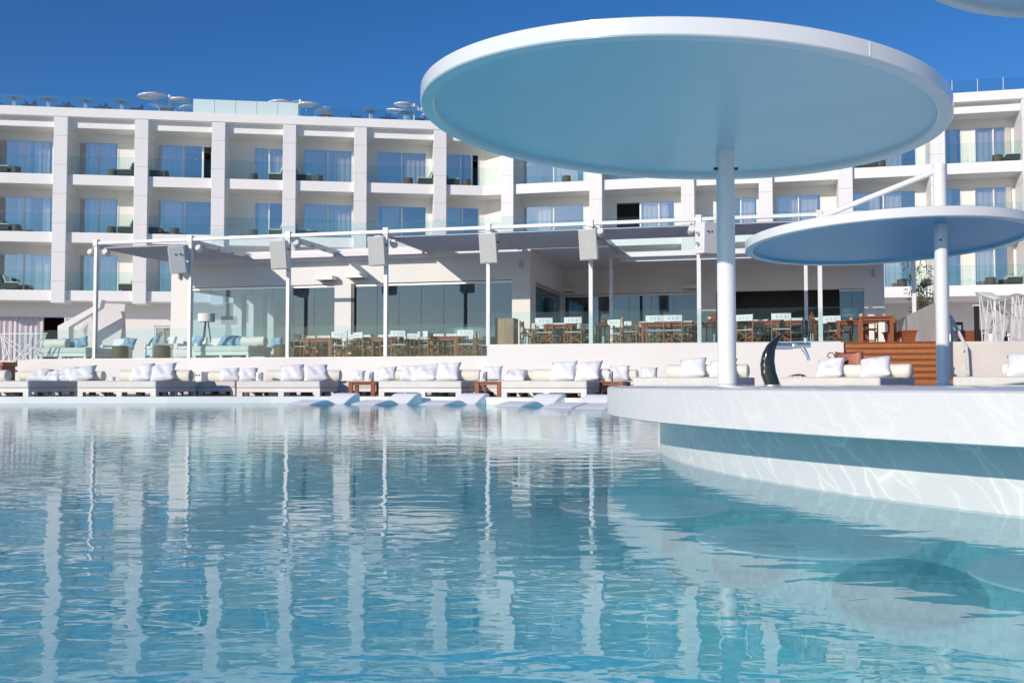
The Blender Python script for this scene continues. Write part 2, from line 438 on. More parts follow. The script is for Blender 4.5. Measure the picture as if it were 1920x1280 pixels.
# ================================================================== ROUND BAR IN THE POOL
BX, BY, BR = 7.16, 7.23, 6.44
bar = thing('round_bar', 'large round white swim up bar with painted ripple light standing in the pool', 'bar counter', (BX, BY, 0))
n = 160
MB().lathe([(0, .48), (BR - .012, .48), (BR - .010, .504), (BR - .022, .51), (0, .511)], n).build('counter_top', BARTOP, bar, smooth=True)
MB().lathe([(BR - 1.2, .30), (BR - .012, .30), (BR, .306), (BR, .498), (BR - .008, .503), (BR - .0095, .479), (BR - 1.2, .479)], n).build('counter_fascia', CAUSTIC, bar, smooth=True)
BW = BR - .416
MB().lathe([(BW, -.012), (BW, .299)], n).build('bar_wall', CAUSTIC2, bar, smooth=True)
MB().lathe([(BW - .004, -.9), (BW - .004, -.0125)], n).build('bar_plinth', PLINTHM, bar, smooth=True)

def make_stool():
    t = thing('pool_stool', '', 'stool')
    MB().lathe([(.418, -.070), (.415, -.062), (.40, -.058), (0, -.056)], 64, cap=False).build('seat', SEATR, t, smooth=True)
    MB().lathe([(.40, -.118), (.42, -.108), (.42, -.073), (.418, -.0705)], 64, cap=False).build('skirt', SKIRTR, t, smooth=True)
    MB().tube((.1, 0, -.10), (.84, 0, -.10), .028, 10).build('arm', SKIRTR, t, smooth=True)
    return t
mk = Proto(make_stool)
for px, py, lab in [(1512, 1008, 'submerged round pale stool in the middle of the arc around the pool bar'), (1208, 945, 'submerged round stool below the left end of the bar wall'),
                    (2092, 1080, 'submerged round stool cut off by the right edge of the photo'), (1075, 897, 'farthest submerged round stool, faint beyond the corner of the bar')]:
    p = onz(px, py, -.058)
    mk((p.x, p.y, 0), math.atan2(BY - p.y, BX - p.x), lab, 'underwater stools around the pool bar')

# ================================================================== ROUND CANOPIES
def canopy(root, c, Rr, ax, ay, thick=.115, under=None):
    under = under or UNDER
    """ c: centre of the underside rim in root local space, tilt slopes ax, ay """
    T = Matrix.Translation(c) @ Matrix(((1,0,0,0),(0,1,0,0),(ax,ay,1,0),(0,0,0,1)))
    m = MB(T)
    m.lathe([(Rr - .105, .035), (Rr - .105, .004), (Rr - .10, 0), (Rr - .006, 0), (Rr, .006), (Rr, thick - .008), (Rr - .01, thick), (0, thick + .02)], 160)
    o = m.build('canopy', CANOPY, root, smooth=True)
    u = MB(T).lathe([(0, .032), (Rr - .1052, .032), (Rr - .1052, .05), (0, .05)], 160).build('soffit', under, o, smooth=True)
    r = MB(T).lathe([(Rr - .10, -.0025), (Rr - .008, -.0025), (Rr - .008, -.0005), (Rr - .10, -.0005), (Rr - .10, -.0025)], 160, cap=False).build('rim_ring', RINGM, o, smooth=True)
    return T
def mast(root, base, top, r=.078):
    m = MB(); m.tube(base, top, r, 32); m.build('pole', METAL, root, smooth=True)
d1 = thing('pool_canopy', 'biggest tilted round white canopy with blue underside on a single pole', 'canopy', (1.9, 8.8, .51), group='round canopies over the pool bar')
def loc(root, p): return Vector(p) - Vector(root.location)
c1 = Vector((1.315, 7.929, 2.607))
canopy(d1, loc(d1, c1), 2.044, -.0669, -.0007)
mast(d1, (0, 0, 0), (0, 0, 2.62 - .51), .080)
def proj_x(P):
    return 960 + FPX * P.x / (P.y * CP + (P.z - HC) * SP)
for tgt in (1632,):
    a_ = min((abs(proj_x(Vector((c1.x + 2.044 * math.cos(t / 400), c1.y + 2.044 * math.sin(t / 400), 2.6))) - tgt), t / 400) for t in range(-628, 0))[1]
    ra = Vector((math.cos(a_), math.sin(a_), 0)); ta = Vector((-ra.y, ra.x, 0)); pc = c1 + ra * 2.0445; pc.z = c1.z - .0669 * (pc.x - c1.x)
    MB().bar(loc(d1, pc + Vector((0, 0, .012))), loc(d1, pc + Vector((0, 0, .103))), .014, .003, up=ra).build('rim_joint', CANOPY, d1)
for dx, dy in ((-.083, -.02), (.083, -.02)):
    MB().tube((dx * .8, dy, 1.925), (dx * 1.28, dy * 1.6, 1.925), .013, 12).build('bolt', DARKM, d1, smooth=True)
MB().lathe([(.09, 0), (.09, .006), (.08, .012), (.08, .02)], 32).build('base_plate', METAL, d1, smooth=True)

d2 = thing('pool_canopy', 'lower round white canopy behind the big one, held by a diagonal strut', 'canopy', (5.54, 12.8, .51), group='round canopies over the pool bar')
c2 = Vector((5.279, 14.013, 2.50))
canopy(d2, loc(d2, c2), 1.933, .0195, -.0393, .125, UNDER2)
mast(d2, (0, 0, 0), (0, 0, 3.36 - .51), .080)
e = at(1535, 409, 13.2)
st = MB().tube(loc(d2, at(1752, 322, 12.8)), loc(d2, e), .038, 16).build('strut', METAL, d2, smooth=True)
MB().tube((-.035, -.07, 1.86), (-.045, -.1, 1.86), .013, 12).build('bolt', DARKM, d2, smooth=True)
MB().lathe([(.10, 0), (.10, .006), (.08, .012), (.08, .02)], 32).build('base_plate', METAL, d2, smooth=True)
d3 = thing('pool_canopy', 'highest round white canopy, only its rim showing in the top right corner', 'canopy', (6.3, 7.6, .51), group='round canopies over the pool bar')
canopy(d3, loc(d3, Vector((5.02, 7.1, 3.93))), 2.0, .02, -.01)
mast(d3, (0, 0, 0), (0, 0, 3.45))

# ---- beer tap on the bar
p0 = at(1448, 722, 8.55)
tap = thing('beer_tap', 'curved glossy black beer tap with chrome spout on the bar counter', 'beer tap', (p0.x, p0.y, .51))
k = 8.55 / FPX
def tp(px, py, y=0): return ((px - 1448) * k, y, (724 - py) * k)
rows = []
spine = [(1449,724,13,.055), (1441,700,13.5,.055), (1439,680,13,.052), (1442,660,11.5,.048), (1449,645,10,.042), (1459,633,7.5,.034), (1469,625,4,.024), (1475,621,1,.006)]
for px, py, hw, dp in spine:
    c = Vector(tp(px, py)); ring = []
    for j in range(16):
        a = 2 * PI * j / 16
        ring.append(c + Vector((hw * k * math.copysign(abs(math.cos(a))**.7, math.cos(a)), dp * math.copysign(abs(math.sin(a))**.7, math.sin(a)), .25 * hw * k * math.cos(a))))
    rows.append(ring)
MB().grid(rows, closed=True).build('column', GLOSSK, tap, smooth=True)
MB().lathe([(.075, 0), (.075, .012), (.06, .018)], 32).build('base', CHROME, tap, smooth=True)
sp = MB(); sp.path([tp(1452, 649), tp(1485, 649), tp(1492, 648)], [.030, .030, .022], 16); sp.path([tp(1486, 648), tp(1520, 647)], [.028, .022], 16)
sp.path([tp(1505, 650), tp(1511, 660), tp(1515, 668), tp(1517, 676)], [.018, .016, .013, .012], 12)
sp.lathe([(.034, -.012), (.034, .012)], 20, tp(1489, 648)); sp.tube(tp(1511, 646), tp(1511, 630), .014, 10)
sp.build('spout', CHROME, tap, smooth=True)
MB().path([tp(1511, 634), tp(1511, 628), tp(1510.5, 610), tp(1510, 601), tp(1510, 600)], [.014, .026, .032, .026, .006], 14).build('handle', GLOSSK, tap, smooth=True)
mk_ = MB()
for i, (a, b) in enumerate([(700, 694), (691, 690), (687, 682), (679, 678), (675, 671)]):
    mk_.bar((*tp(1430.2 + i * .1, a)[:1], -.05, tp(0, a)[2]), (*tp(1430.6 + i * .1, b)[:1], -.05, tp(0, b)[2]), .006, .003)
mk_.build('lettering', METAL, tap)

# ================================================================== HOTEL
hotel = thing('hotel_building', 'long white four storey hotel with balconies between tall fins', 'hotel', (-4.5, 56.4, 0))
HL, HR = rel(hotel, LF.M), rel(hotel, RF.M)
LV = [5.56, 8.73, 11.9]; ROOFZ = 15.07; ST = .56; TB = 1.75; TI = 5.0
def corner(t):
    a = LF.p(0, t, 0); b = RF.p(0, t, 0)
    d = LF.u.x * RF.u.y - LF.u.y * RF.u.x
    r = b - a; k_ = (r.x * RF.u.y - r.y * RF.u.x) / d
    return a + LF.u * k_
def s_of(F, p): return (p - F.o).dot(F.u)
finL = [LF.s_at(px, 0, 10) for px in (-48, 111, 263, 408, 541.5, 675, 825)]
finR = [RF.s_at(px, 0, 10) for px in (951, 1117, 1289.5, 1436, 1586, 1760, 1934, 2110)]
FW = .36
random.seed(3)
for F, M, fins, zt in ((LF, HL, finL, 15.01), (RF, HR, finR, 15.01)):
    for i, s in enumerate(fins):
        z0 = 4.86 if F is LF else 4.86
        MB(M).box(s - FW, s + FW, 0, TI, z0, zt).build('fin', FINP, hotel, bevel=.015)
# windows and doors (pixel span on the picture, curtain spans as fractions, open span)
WL = [[(-95, 98, [(.36,.47),(.48,.60),(.66,.80),(.81,.95)], None)], [(150, 220, [(.22,.45),(.52,.95)], None)], [(297, 396, [(.08,.5)], (.84, 1.))],
      [(478, 531, [(.0,1.)], None)], [(570, 659, [(0,.48),(.5,1.)], None)], [(708, 798, [(0,.5),(.5,1.)], None)]]
WR = [[(983, 1094, [(.5,.9)], None)], [(1156, 1264, [(.46,.9)], (0, .42))], [(1360, 1419, [(.5,.95)], None)], [(1457, 1538, [(.05,.48),(.55,.95)], None)],
      [(1597, 1716, [(.05,.45),(.5,.8)], None)], [(1774, 1801, [(.3,.8)], None), (1829, 1902, [(0,.5),(.52,1.)], None)], [(1985, 2080, [(.1,.5)], None)]]
WH = 2.1
def curtain(M, s0, s1, z0, z1, t, parent, mat=None):
    nseg = max(6, int((s1 - s0) / .05)); rows = []
    ph = random.random() * 6
    for zz in (z0, (z0 + z1) / 2, z1):
        rows.append([(s0 + (s1 - s0) * i / nseg, t + .035 * math.sin(i * 1.15 + ph) + .015 * math.sin(i * 2.7 + ph), zz) for i in range(nseg + 1)])
    MB(M).grid(rows).build('curtain', mat or CURT, parent, smooth=True, fix=False)
def window(M, s0, s1, z0, h, curt, opn, t=TB, parent=hotel, frame=METAL):
    fr = MB(M); w = .07; T0, T1 = t - .03, t + .09
    fr.box(s0 - w, s0, T0, T1, z0, z0 + h + w); fr.box(s1, s1 + w, T0, T1, z0, z0 + h + w); fr.box(s0, s1, T0, T1, z0 + h, z0 + h + w)
    fr.box(s0, s1, T0 + .01, T1, z0, z0 + .05)
    a, b = s0, s1
    if opn:
        if opn[0] > .3: b = s0 + (s1 - s0) * opn[0]
        else: a = s0 + (s1 - s0) * opn[1]
        e_ = b if opn[0] > .3 else a
        fr.box(e_ - .05, e_ + .05, T0 + .01, T1 - .01, z0 + .05, z0 + h)
    if s1 - s0 > 1.2:
        c = (a + b) / 2 if not opn else a + (b - a) * .55
        fr.box(c - .035, c + .035, T0 + .012, T1 - .012, z0 + .05, z0 + h)
    o = fr.build('window', frame, parent)
    MB(M).box(a, b, t + .025, t + .033, z0 + .05, z0 + h).build('pane', WINDG, o)
    for q0, q1 in curt:
        curtain(M, s0 + (s1 - s0) * q0 + .02, s0 + (s1 - s0) * q1 - .02, z0 + .03, z0 + h + .1, t + .17, o)
    return o
def wall_row(m, s0, s1, z0, z1, opens, t=TB, th=.2):
    """ wall strip with openings [(a, b, z_top)] from the floor up """
    cur = s0
    for a, b, zt in sorted(opens):
        if a > cur: m.box(cur, a, t, t + th, z0, z1)
        m.box(a, b, t, t + th, zt, z1); cur = b
    if cur < s1: m.box(cur, s1, t, t + th, z0, z1)
cB = corner(TB)
for F, M, fins, WW, side in ((LF, HL, finL, WL, 'L'), (RF, HR, finR, WR, 'R')):
    wm = MB(M)
    for i in range(len(fins) - 1):
        a, b = fins[i] + FW, fins[i+1] - FW
        for k_, z in enumerate(LV):
            MB(M).box(a - .005, b + .005, .22, TI, z - ST, z).build('balcony_slab', HPLAST, hotel)
            ops = []
            for (p0_, p1_, cu, op) in WW[i]:
                w0, w1 = F.s_at(p0_, TB, z + 1), F.s_at(p1_, TB, z + 1)
                w0 = max(w0, a + .12); w1 = min(w1, b - .12)
                if side == 'L' and i == 2 and k_ < 2: op2 = None
                elif side == 'L' and i == 2: op2 = op
                elif side == 'R' and i == 1: op2 = op if k_ == 1 else None
                else: op2 = op
                cu2 = cu if k_ == 2 else [c for c in cu if random.random() < .75] or [(.1, .45)]
                ops.append((w0, w1, z + WH + .07))
                window(M, w0, w1, z, WH, cu2, op2)
            top = (LV[k_+1] - ST) if k_ < 2 else 14.52
            wall_row(wm, a, b, z, top, ops)
            gd = MB(M)
            L_ = b - a; npan = max(2, round(L_ / 1.45))
            for q in range(npan):
                gd.box(a + .03 + L_ * q / npan, a - .0 + L_ * (q + 1) / npan - .012, .30, .312, z + .002, z + 1.04)
            gg = gd.build('glass_guard', GUARD, hotel)
            cl = MB(M)
            for q in range(npan): cl.box(a + L_ * (q + .5) / npan - .03, a + L_ * (q + .5) / npan + .03, .285, .327, z + 1.03, z + 1.06)
            cl.build('clip', ALU, gg)
    wm.build('rear_wall', CREAM, hotel)
# junction bay
F_, G_ = finL[-1], finR[0]
for k_, z in enumerate(LV):
    zt = (LV[k_+1] - ST) if k_ < 2 else 14.52
    pts = [LF.p(F_ + FW, .22, 0), corner(.22), RF.p(G_ - FW, .22, 0), RF.p(G_ - FW, TI, 0), corner(TI), LF.p(F_ + FW, TI, 0)]
    MB(rel(hotel)).prism([(p.x, p.y) for p in pts], z - ST, z).build('balcony_slab', HPLAST, hotel)
    w0, w1 = LF.s_at(838, TB, z + 1), LF.s_at(896, TB, z + 1)
    w0 = max(w0, F_ + FW + .06)
    window(HL, w0, w1, z, WH, [(.0, .45)] if k_ < 2 else [(0, .5), (.56, .84)], (.80, 1.) if k_ == 2 else None)
    m = MB(HL); wall_row(m, F_ + FW, s_of(LF, cB), z, zt, [(w0, w1, z + WH + .07)])
    m.M = HR; m.box(s_of(RF, cB), G_ - FW, TB, TB + .2, z, zt)
    m.build('rear_wall', CREAM, hotel)
    g1 = MB(HL); g1.box(F_ + FW + .03, s_of(LF, corner(.3)) - .01, .30, .312, z, z + 1.04)
    g1.M = HR; g1.box(s_of(RF, corner(.3)) + .01, G_ - FW - .03, .30, .312, z, z + 1.04)
    g1.build('glass_guard', GUARD, hotel)
# roof: fascia band and parapet following both wings
sl, sr = finL[0] - 6, finR[-1] + 1
def run(t0, t1, z0, z1, name, mat):
    pts = [LF.p(sl, t0, 0), corner(t0), RF.p(sr, t0, 0), RF.p(sr, t1, 0), corner(t1), LF.p(sl, t1, 0)]
    return MB(rel(hotel)).prism([(p.x, p.y) for p in pts], z0, z1).build(name, mat, hotel)
run(.951, 13, 14.5, ROOFZ, 'roof', HPLAST)
prof_ = [(-.04, 15.5), (-.04, 15.02), (.36, 14.99), (.36, 14.5), (.95, 14.5), (.95, 15.5)]
mm = MB(rel(hotel)); cols = []
for fn in (lambda t: LF.p(sl, t, 0), corner, lambda t: RF.p(sr, t, 0)):
    cols.append([Vector((fn(t).x, fn(t).y, z)) for t, z in prof_])
mm.grid(cols, closed=True); mm.add(cols[0], [tuple(range(6))]); mm.add(cols[2], [tuple(range(6))])
mm.build('parapet', HPLAST, hotel)
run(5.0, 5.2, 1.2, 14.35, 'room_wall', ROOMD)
# left stub beyond the first fin
# ground floor
GZ = 1.34
m = MB(HL)
gops = [(LF.s_at(-90, TB, 3), LF.s_at(120, TB, 3), 4.25), (LF.s_at(289, TB, 3), LF.s_at(322, TB, 3), 3.75)]
wall_row(m, sl, s_of(LF, cB), GZ, LV[0] - ST, gops)
m.build('rear_wall', PLASTER, hotel)
o = MB(HL).box(gops[0][0], gops[0][1], TB + .03, TB + .1, 4.18, 4.25).build('window', ALU, hotel)
curtain(HL, gops[0][0], LF.s_at(79, TB, 3), GZ, 4.2, TB + .25, o, surf('lilac voile', (.62,.58,.62), .9, .1, 5))
window(HL, gops[1][0] + .1, gops[1][1] - .1, GZ, 2.3, [(0, 1)], None)
window(HL, LF.s_at(124, TB, 3), LF.s_at(141, TB, 3), GZ + .1, 2.7, [], None, t=TB - .06)
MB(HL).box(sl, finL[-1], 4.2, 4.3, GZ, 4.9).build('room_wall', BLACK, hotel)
TG = 4.4
m = MB(HR)
gops = [(RF.s_at(1662, TG, 3), RF.s_at(1712, TG, 3), 3.95), (RF.s_at(1783, TG, 3), RF.s_at(1806, TG, 3), 3.9)]
wall_row(m, s_of(RF, corner(TG)), sr, GZ, LV[0] - ST, gops, t=TG)
m.build('rear_wall', PLASTER, hotel)
window(HR, gops[0][0] + .08, gops[0][1] - .08, GZ, 2.45, [], None, t=TG)
window(HR, gops[1][0] + .08, gops[1][1] - .08, GZ, 2.4, [], None, t=TG, frame=DARKM)
# left end return so the slabs left of the first fin continue
for z in LV:
    MB(HL).box(sl, finL[0] - FW, .22, TI, z - ST, z).build('balcony_slab', HPLAST, hotel)
MB(HL).box(sl, finL[0] - FW, TB, TB + .2, GZ, 14.52).build('rear_wall', CREAM, hotel)

# slanted stair flank in front of the hotel ground floor
Yf = 47.0
fl = thing('stair_flank', 'slanted white flank wall rising to the hotel balcony at far left', 'stair wall', tuple(at(128, 700, Yf).to_2d()) + (GZ,))
A = [at(108, 611, Yf), at(175, 574, Yf), at(172, 562, Yf), at(191, 562, Yf), at(187, 577, Yf), at(175, 585, Yf), at(129, 613, Yf), at(129, 690, Yf), at(108, 690, Yf)]
MB(rel(fl)).slab3(A, (.08, .3, 0)).build('flank', PLASTER, fl, bevel=.01)
sc_ = thing('faceted_screen', 'angular screen of tilted grey and white facets beside the slanted flank', 'screen', tuple(at(210, 700, 48.5).to_2d()) + (GZ,))
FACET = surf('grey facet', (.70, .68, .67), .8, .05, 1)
for poly, mt in [([(133,640),(172,585),(180,690),(133,690)], FACET), ([(185,568),(235,570),(218,690),(180,690)], FACET), ([(190,604),(199,628),(203,640),(184,640)], CREAM), ([(222,583),(234,570),(236,640),(222,628)], CREAM),
                 ([(140,612),(150,600),(146,628)], WINDG), ([(152,622),(170,597),(172,632)], WINDG), ([(205,640),(222,600),(238,690),(205,690)], PLASTER)]:
    Yp = 48.5 + random.uniform(-.3, .3)
    MB(rel(sc_)).slab3([at(x, y, Yp) for x, y in poly], (0, .03, 0)).build('facet', mt, sc_)

sc2 = thing('faceted_screen', 'angular screen of tilted facets behind the zigzag railing at right', 'screen', tuple(at(1885, 650, 44).to_2d()) + (1.68,))
for k_, (poly, mt) in enumerate([([(1842,575),(1862,590),(1850,645),(1838,645)], GREYTONE), ([(1868,572),(1892,600),(1880,645),(1862,645)], GREYTONE), ([(1896,575),(1925,568),(1930,645),(1893,640)], GREYTONE), ([(1872,610),(1884,604),(1892,645),(1876,645)], DARKM), ([(1905,590),(1915,585),(1918,620)], WINDG), ([(1850,600),(1866,580),(1868,612)], GREYTONE)]):
    Yp = 44 + .13 * k_
    MB(rel(sc2)).slab3([at(x, y, Yp) for x, y in poly], (0, .03, 0)).build('facet', mt, sc2)
# ================================================================== ROOF TERRACE OF THE HOTEL
RZ = 15.3
def glass_run(name, label, cat, F, t, s0, s1, z0, h, pan, mat=GUARD, postm=ALU, posts=True, group=None, ph=None):
    base = F.p((s0 + s1) / 2, t, z0)
    o = thing(name, label, cat, tuple(base), group=group)
    M = rel(o, F.M); nn = max(1, round((s1 - s0) / pan))
    for i in range(nn):
        a = s0 + (s1 - s0) * i / nn; b = s0 + (s1 - s0) * (i + 1) / nn
        MB(M).box(a + .004, b - .004, t, t + .012, z0 + .003, z0 + h).build('glass_panel', mat, o)
        if posts: MB(M).box(b - .012, b + .012, t - .012, t + .03, z0, z0 + (ph or h + .03)).build('post', postm, o)
    MB(M).box(s0, s1, t - .02, t + .035, z0 - .02, z0 + .03).build('base_rail', ALU, o)
    return o
def LS(px, t, z): return LF.s_at(px, t, z)
glass_run('roof_guard', 'clear glass guard along the left roof edge of the hotel', 'glass guard', LF, 1.2, LS(-120, 1.2, 16), LS(361, 1.2, 16), RZ, 1.15, 1.3, mat=ROOFG, posts=False)
glass_run('roof_guard', 'clear glass guard on the roof edge just left of the big canopy', 'glass guard', LF, 1.2, LS(561, 1.2, 16), LS(850, 1.2, 16), RZ, 1.1, 1.3, mat=ROOFG, posts=False)
glass_run('roof_screen', 'pale mint glass screen on the roof between two umbrella clusters', 'glass screen', LF, .9, LS(362, .9, 16), LS(559, .9, 16), RZ, 1.2, 1.1, mat=FROST)
glass_run('roof_guard', 'glass guard with slim posts on the roof at the right edge', 'glass guard', RF, .9, RF.s_at(1600, .9, 15), RF.s_at(2080, .9, 15), 15.25, 1.15, 1.25, mat=ROOFG, postm=METAL)
rl = thing('roof_lattice', 'small white lattice stair rail on the roof at the far right', 'railing', tuple(RF.p(RF.s_at(1905, 3, 15), 3, 15.3)))
m = MB(rel(rl, RF.M)); s0 = RF.s_at(1872, 3, 15); s1 = RF.s_at(1950, 3, 15)
pts = [(s0, 3, 15.6), (s0 + .6, 3, 16.05), (s1, 3, 16.1)]
for i in range(12):
    s = s0 + .25 + (s1 - s0 - .3) * i / 12; m.bar((s, 3, 15.3), (s + random.uniform(-.12, .12), 3, 16.0), .03)
m.path(pts, .025, 6); m.build('bars', METAL, rl)

def make_rooftable():
    t = thing('roof_table', '', 'bar table')
    MB().box(-.42, .42, -.42, .42, 1.17, 1.22).build('table_top', surf('teal glass top', (.30,.42,.42), .3, .1, 3), t, bevel=.01)
    MB().box(-.09, .09, -.09, .09, 0, 1.17).build('pedestal', METAL, t)
    return t
rt = Proto(make_rooftable)
def make_roofchair():
    t = thing('roof_chair', '', 'chair')
    m = MB(); m.box(-.25, .25, -.25, .25, .72, .80); m.slab3([(.25, -.25, .78), (.36, -.25, 1.02), (.36, .25, 1.02), (.25, .25, .78)], (.05, 0, 0)); m.build('seat', WICK, t)
    m = MB()
    for x in (-.22, .22):
        for y in (-.22, .22): m.bar((x, y, 0), (x, y, .72), .035)
    m.build('frame', DARKM, t)
    return t
rc = Proto(make_roofchair)
ords = ['first', 'second', 'third', 'fourth', 'fifth', 'sixth']
for i, px in enumerate((26, 90, 160, 228, 695, 761)):
    s = LS(px, 2.1, 16); p = LF.p(s, 2.1, RZ)
    rt(p, LF.a + .3, f'square pedestal table on the hotel roof, {ords[i]} from the left', 'tables on the hotel roof')
    for sd, ang, w in ((-1, PI, 'left'), (1, 0, 'right')):
        rc(LF.p(s + sd * .78, 2.0, RZ), LF.a + ang, f'low dark chair on the {w} of the {ords[i]} roof table from the left', 'chairs on the hotel roof')
for px, lab in ((313, 'brown planter box under the leftmost roof umbrella cluster'), (612, 'brown planter box on the roof right of the middle umbrella cluster')):
    p = LF.p(LS(px, 1.9, 16), 1.9, RZ)
    o = thing('roof_planter', lab, 'planter', tuple(p), LF.a)
    MB().box(-.36, .36, -.2, .2, .78, .98).build('box', OAKV, o, bevel=.01)
    MB().box(-.12, .12, -.1, .1, 0, .78).build('stand', METAL, o)
Yc = 61.0
for mpx, mtop, discs, lab in (
    (318, 178, [(284, 181, 25, .10), (337, 188.5, 20.5, .07), (306, 203, 26, -.2), (350, 202, 15, .25)], 'leftmost cluster of small round white umbrellas on the roof'),
    (563, 187, [(526, 194, 23.5, .06), (577, 197.5, 20.5, .07), (604, 207, 16, .35)], 'middle cluster of small round white umbrellas on the roof'),
    (777, 195, [(756, 197, 17.5, .02), (748, 211, 24, -.12), (796, 207, 14, .1), (800, 217, 15, .2)], 'roof cluster of small round white umbrellas touching the big canopy edge')):
    b = at(mpx, 214, Yc); b.z = RZ
    o = thing('umbrella_cluster', lab, 'umbrella', tuple(b), group='umbrella clusters on the hotel roof')
    top = loc(o, at(mpx, mtop, Yc))
    MB().tube((0, 0, 0), top, .07, 12).build('mast', METAL, o, smooth=True)
    for j, (px, py, r_, tl) in enumerate(discs):
        yy = Yc + (-.5, .1, .7, .3)[j]; c = loc(o, at(px, py, yy)); Rd = r_ * Yc / FPX
        T = Matrix.Translation(c) @ Matrix(((1,0,0,0),(0,1,0,0),(tl,.06,1,0),(0,0,0,1)))
        d_ = MB(T).lathe([(0, 0), (Rd - .02, 0), (Rd, .01), (Rd, .07), (0, .09)], 40).build('canopy', CANOPY, o, smooth=True)
        MB().tube(top * .97, c + Vector((0, 0, .08)), .03, 8).build('strut', METAL, d_, smooth=True)
        MB().tube(top * .35, c, .025, 8).build('brace', METAL, d_, smooth=True)

# ================================================================== BALCONY FURNITURE
def make_armchair():
    t = thing('balcony_armchair', '', 'armchair')
    m = MB(); m.box(-.40, .40, -.42, .40, .10, .30); m.box(-.40, -.34, -.42, .40, .30, .40); m.box(.34, .40, -.42, .40, .30, .40)
    m.slab3([(-.40, .30, .28), (.40, .30, .28), (.40, .46, .86), (-.40, .46, .86)], (0, .07, 0)); m.build('frame', WICK, t, bevel=.02)
    MB().box(-.33, .33, -.44, .30, .30, .47).build('seat_cushion', MINT, t, bevel=.04, seg=3)
    MB().slab3([(-.33, .17, .472), (.33, .17, .472), (.33, .30, .82), (-.33, .30, .82)], (0, .11, 0)).build('back_cushion', MINT, t, bevel=.04, seg=3)
    m = MB()
    for x in (-.36, .36):
        for y in (-.38, .38): m.bar((x, y, 0), (x, y, .1), .05)
    m.build('feet', DARKM, t)
    return t
ac = Proto(make_armchair)
def make_pouf():
    t = thing('wicker_drum', '', 'side table')
    MB().lathe([(0, 0), (.235, 0), (.25, .06), (.26, .2), (.25, .36), (.235, .42), (0, .425)], 24).build('body', WICKB, t, smooth=True)
    return t
pf = Proto(make_pouf)
bay = ['first', 'second', 'third', 'fourth', 'fifth', 'sixth', 'seventh', 'eighth']
flo = ['lowest', 'middle', 'top']
AL, AR = PI / 2, -PI / 2      # facing right / left (front is -y)
for k_, b, cx, cdir, sx_ in [(2, 0, 4, 1, 30), (2, 1, 238, -1, 212), (2, 2, 291, 1, 308), (2, 3, 519, -1, 475), (2, 4, 569, 1, 597), (2, 5, 797, -1, 766), (2, 6, 847, 1, 875),
                             (1, 0, 6, 1, 31), (1, 1, 238, -1, 209), (1, 2, 291, 1, 328), (1, 3, 519, -1, 475), (1, 4, 569, 1, 588), (0, 0, 22, 1, None), (0, 1, 240, -1, None)]:
    z = LV[k_]
    ac(LF.p(LS(cx, .85, z + .5), .85, z), LF.a + cdir * PI / 2, f'wicker armchair with mint cushions on the {flo[k_]} balcony of the {bay[b]} bay from the left', 'armchairs on hotel balconies')
    if sx_: pf(LF.p(LS(sx_, .75, z + .3), .75, z), 0, f'round wicker drum table on the {flo[k_]} balcony of the {bay[b]} bay from the left', 'drum tables on hotel balconies')
for k_, px, c, lab in [(2, 1899, -1, 'top balcony at the right edge'), (2, 1628, 1, 'top balcony right of the big canopy rim'), (0, 1902, -1, 'lowest balcony at the right edge'), (0, 1745, -1, 'lowest balcony behind the bamboo')]:
    z = LV[k_]; ac(RF.p(RF.s_at(px, .85, z + .5), .85, z), RF.a + c * PI / 2, f'wicker armchair with mint cushions on the {lab}', 'armchairs on hotel balconies')
for k_, px, lab in [(2, 1062, 'top balcony just under the big canopy'), (2, 1651, 'top balcony right of the big canopy rim'), (2, 1870, 'top balcony at the right edge'), (0, 1691, 'lowest balcony above the stair wall'), (0, 1857, 'lowest balcony at the right edge')]:
    z = LV[k_]; pf(RF.p(RF.s_at(px, .7, z + .3), .7, z), 0, f'round wicker drum table on the {lab}', 'drum tables on hotel balconies')

# ================================================================== TERRACES
ZL, ZR, TFR = 1.34, 1.68, -.3
def TS(px, t, z=1.5): return TF.s_at(px, t, z)
sSplit = TS(913, TFR, 1.2); sStairL = TS(1584, TFR, 1.4); sStairR = TS(1757, TFR, 1.4); sLeft = TS(22, 0, 1.0)
def slabT(s0, s1, t0, t1, z0, z1, name, mat, kind='structure'):
    o = MB(TF.M).box(s0, s1, t0, t1, z0, z1).build(name, mat)
    if kind: tag(o, kind=kind)
    return o
TILE = surf('terrace tile', (.72, .68, .63), .6, .06, 1.2)
slabT(-34, sSplit - .001, .26, 34, .1, ZL, 'terrace_floor', TILE)
slabT(sSplit, 40, TFR + .26, 34, .1, ZR, 'terrace_floor', TILE)
w1 = MB(TF.M).box(sLeft, sSplit - .01, 0, .255, .1, ZL + .005).build('terrace_wall', PLASTER, bevel=.012)
tag(w1, 'long low white retaining wall under the left terrace glass', 'wall')
w2 = MB(TF.M).box(sSplit, sStairL - .02, TFR, TFR + .255, .1, ZR + .005).build('terrace_wall', PLASTER, bevel=.012)
tag(w2, 'taller white retaining wall left of the orange steps', 'wall')
glass_run('glass_balustrade', 'glass balustrade along the lower left terrace', 'glass guard', TF, .10, sLeft + .05, sSplit - .05, ZL + .008, 1.03, .95, posts=False)
glass_run('glass_balustrade', 'glass balustrade along the dining terrace left of the steps', 'glass guard', TF, TFR + .08, sSplit + .02, sStairL - .1, ZR + .008, 1.0, 1.2, posts=False)
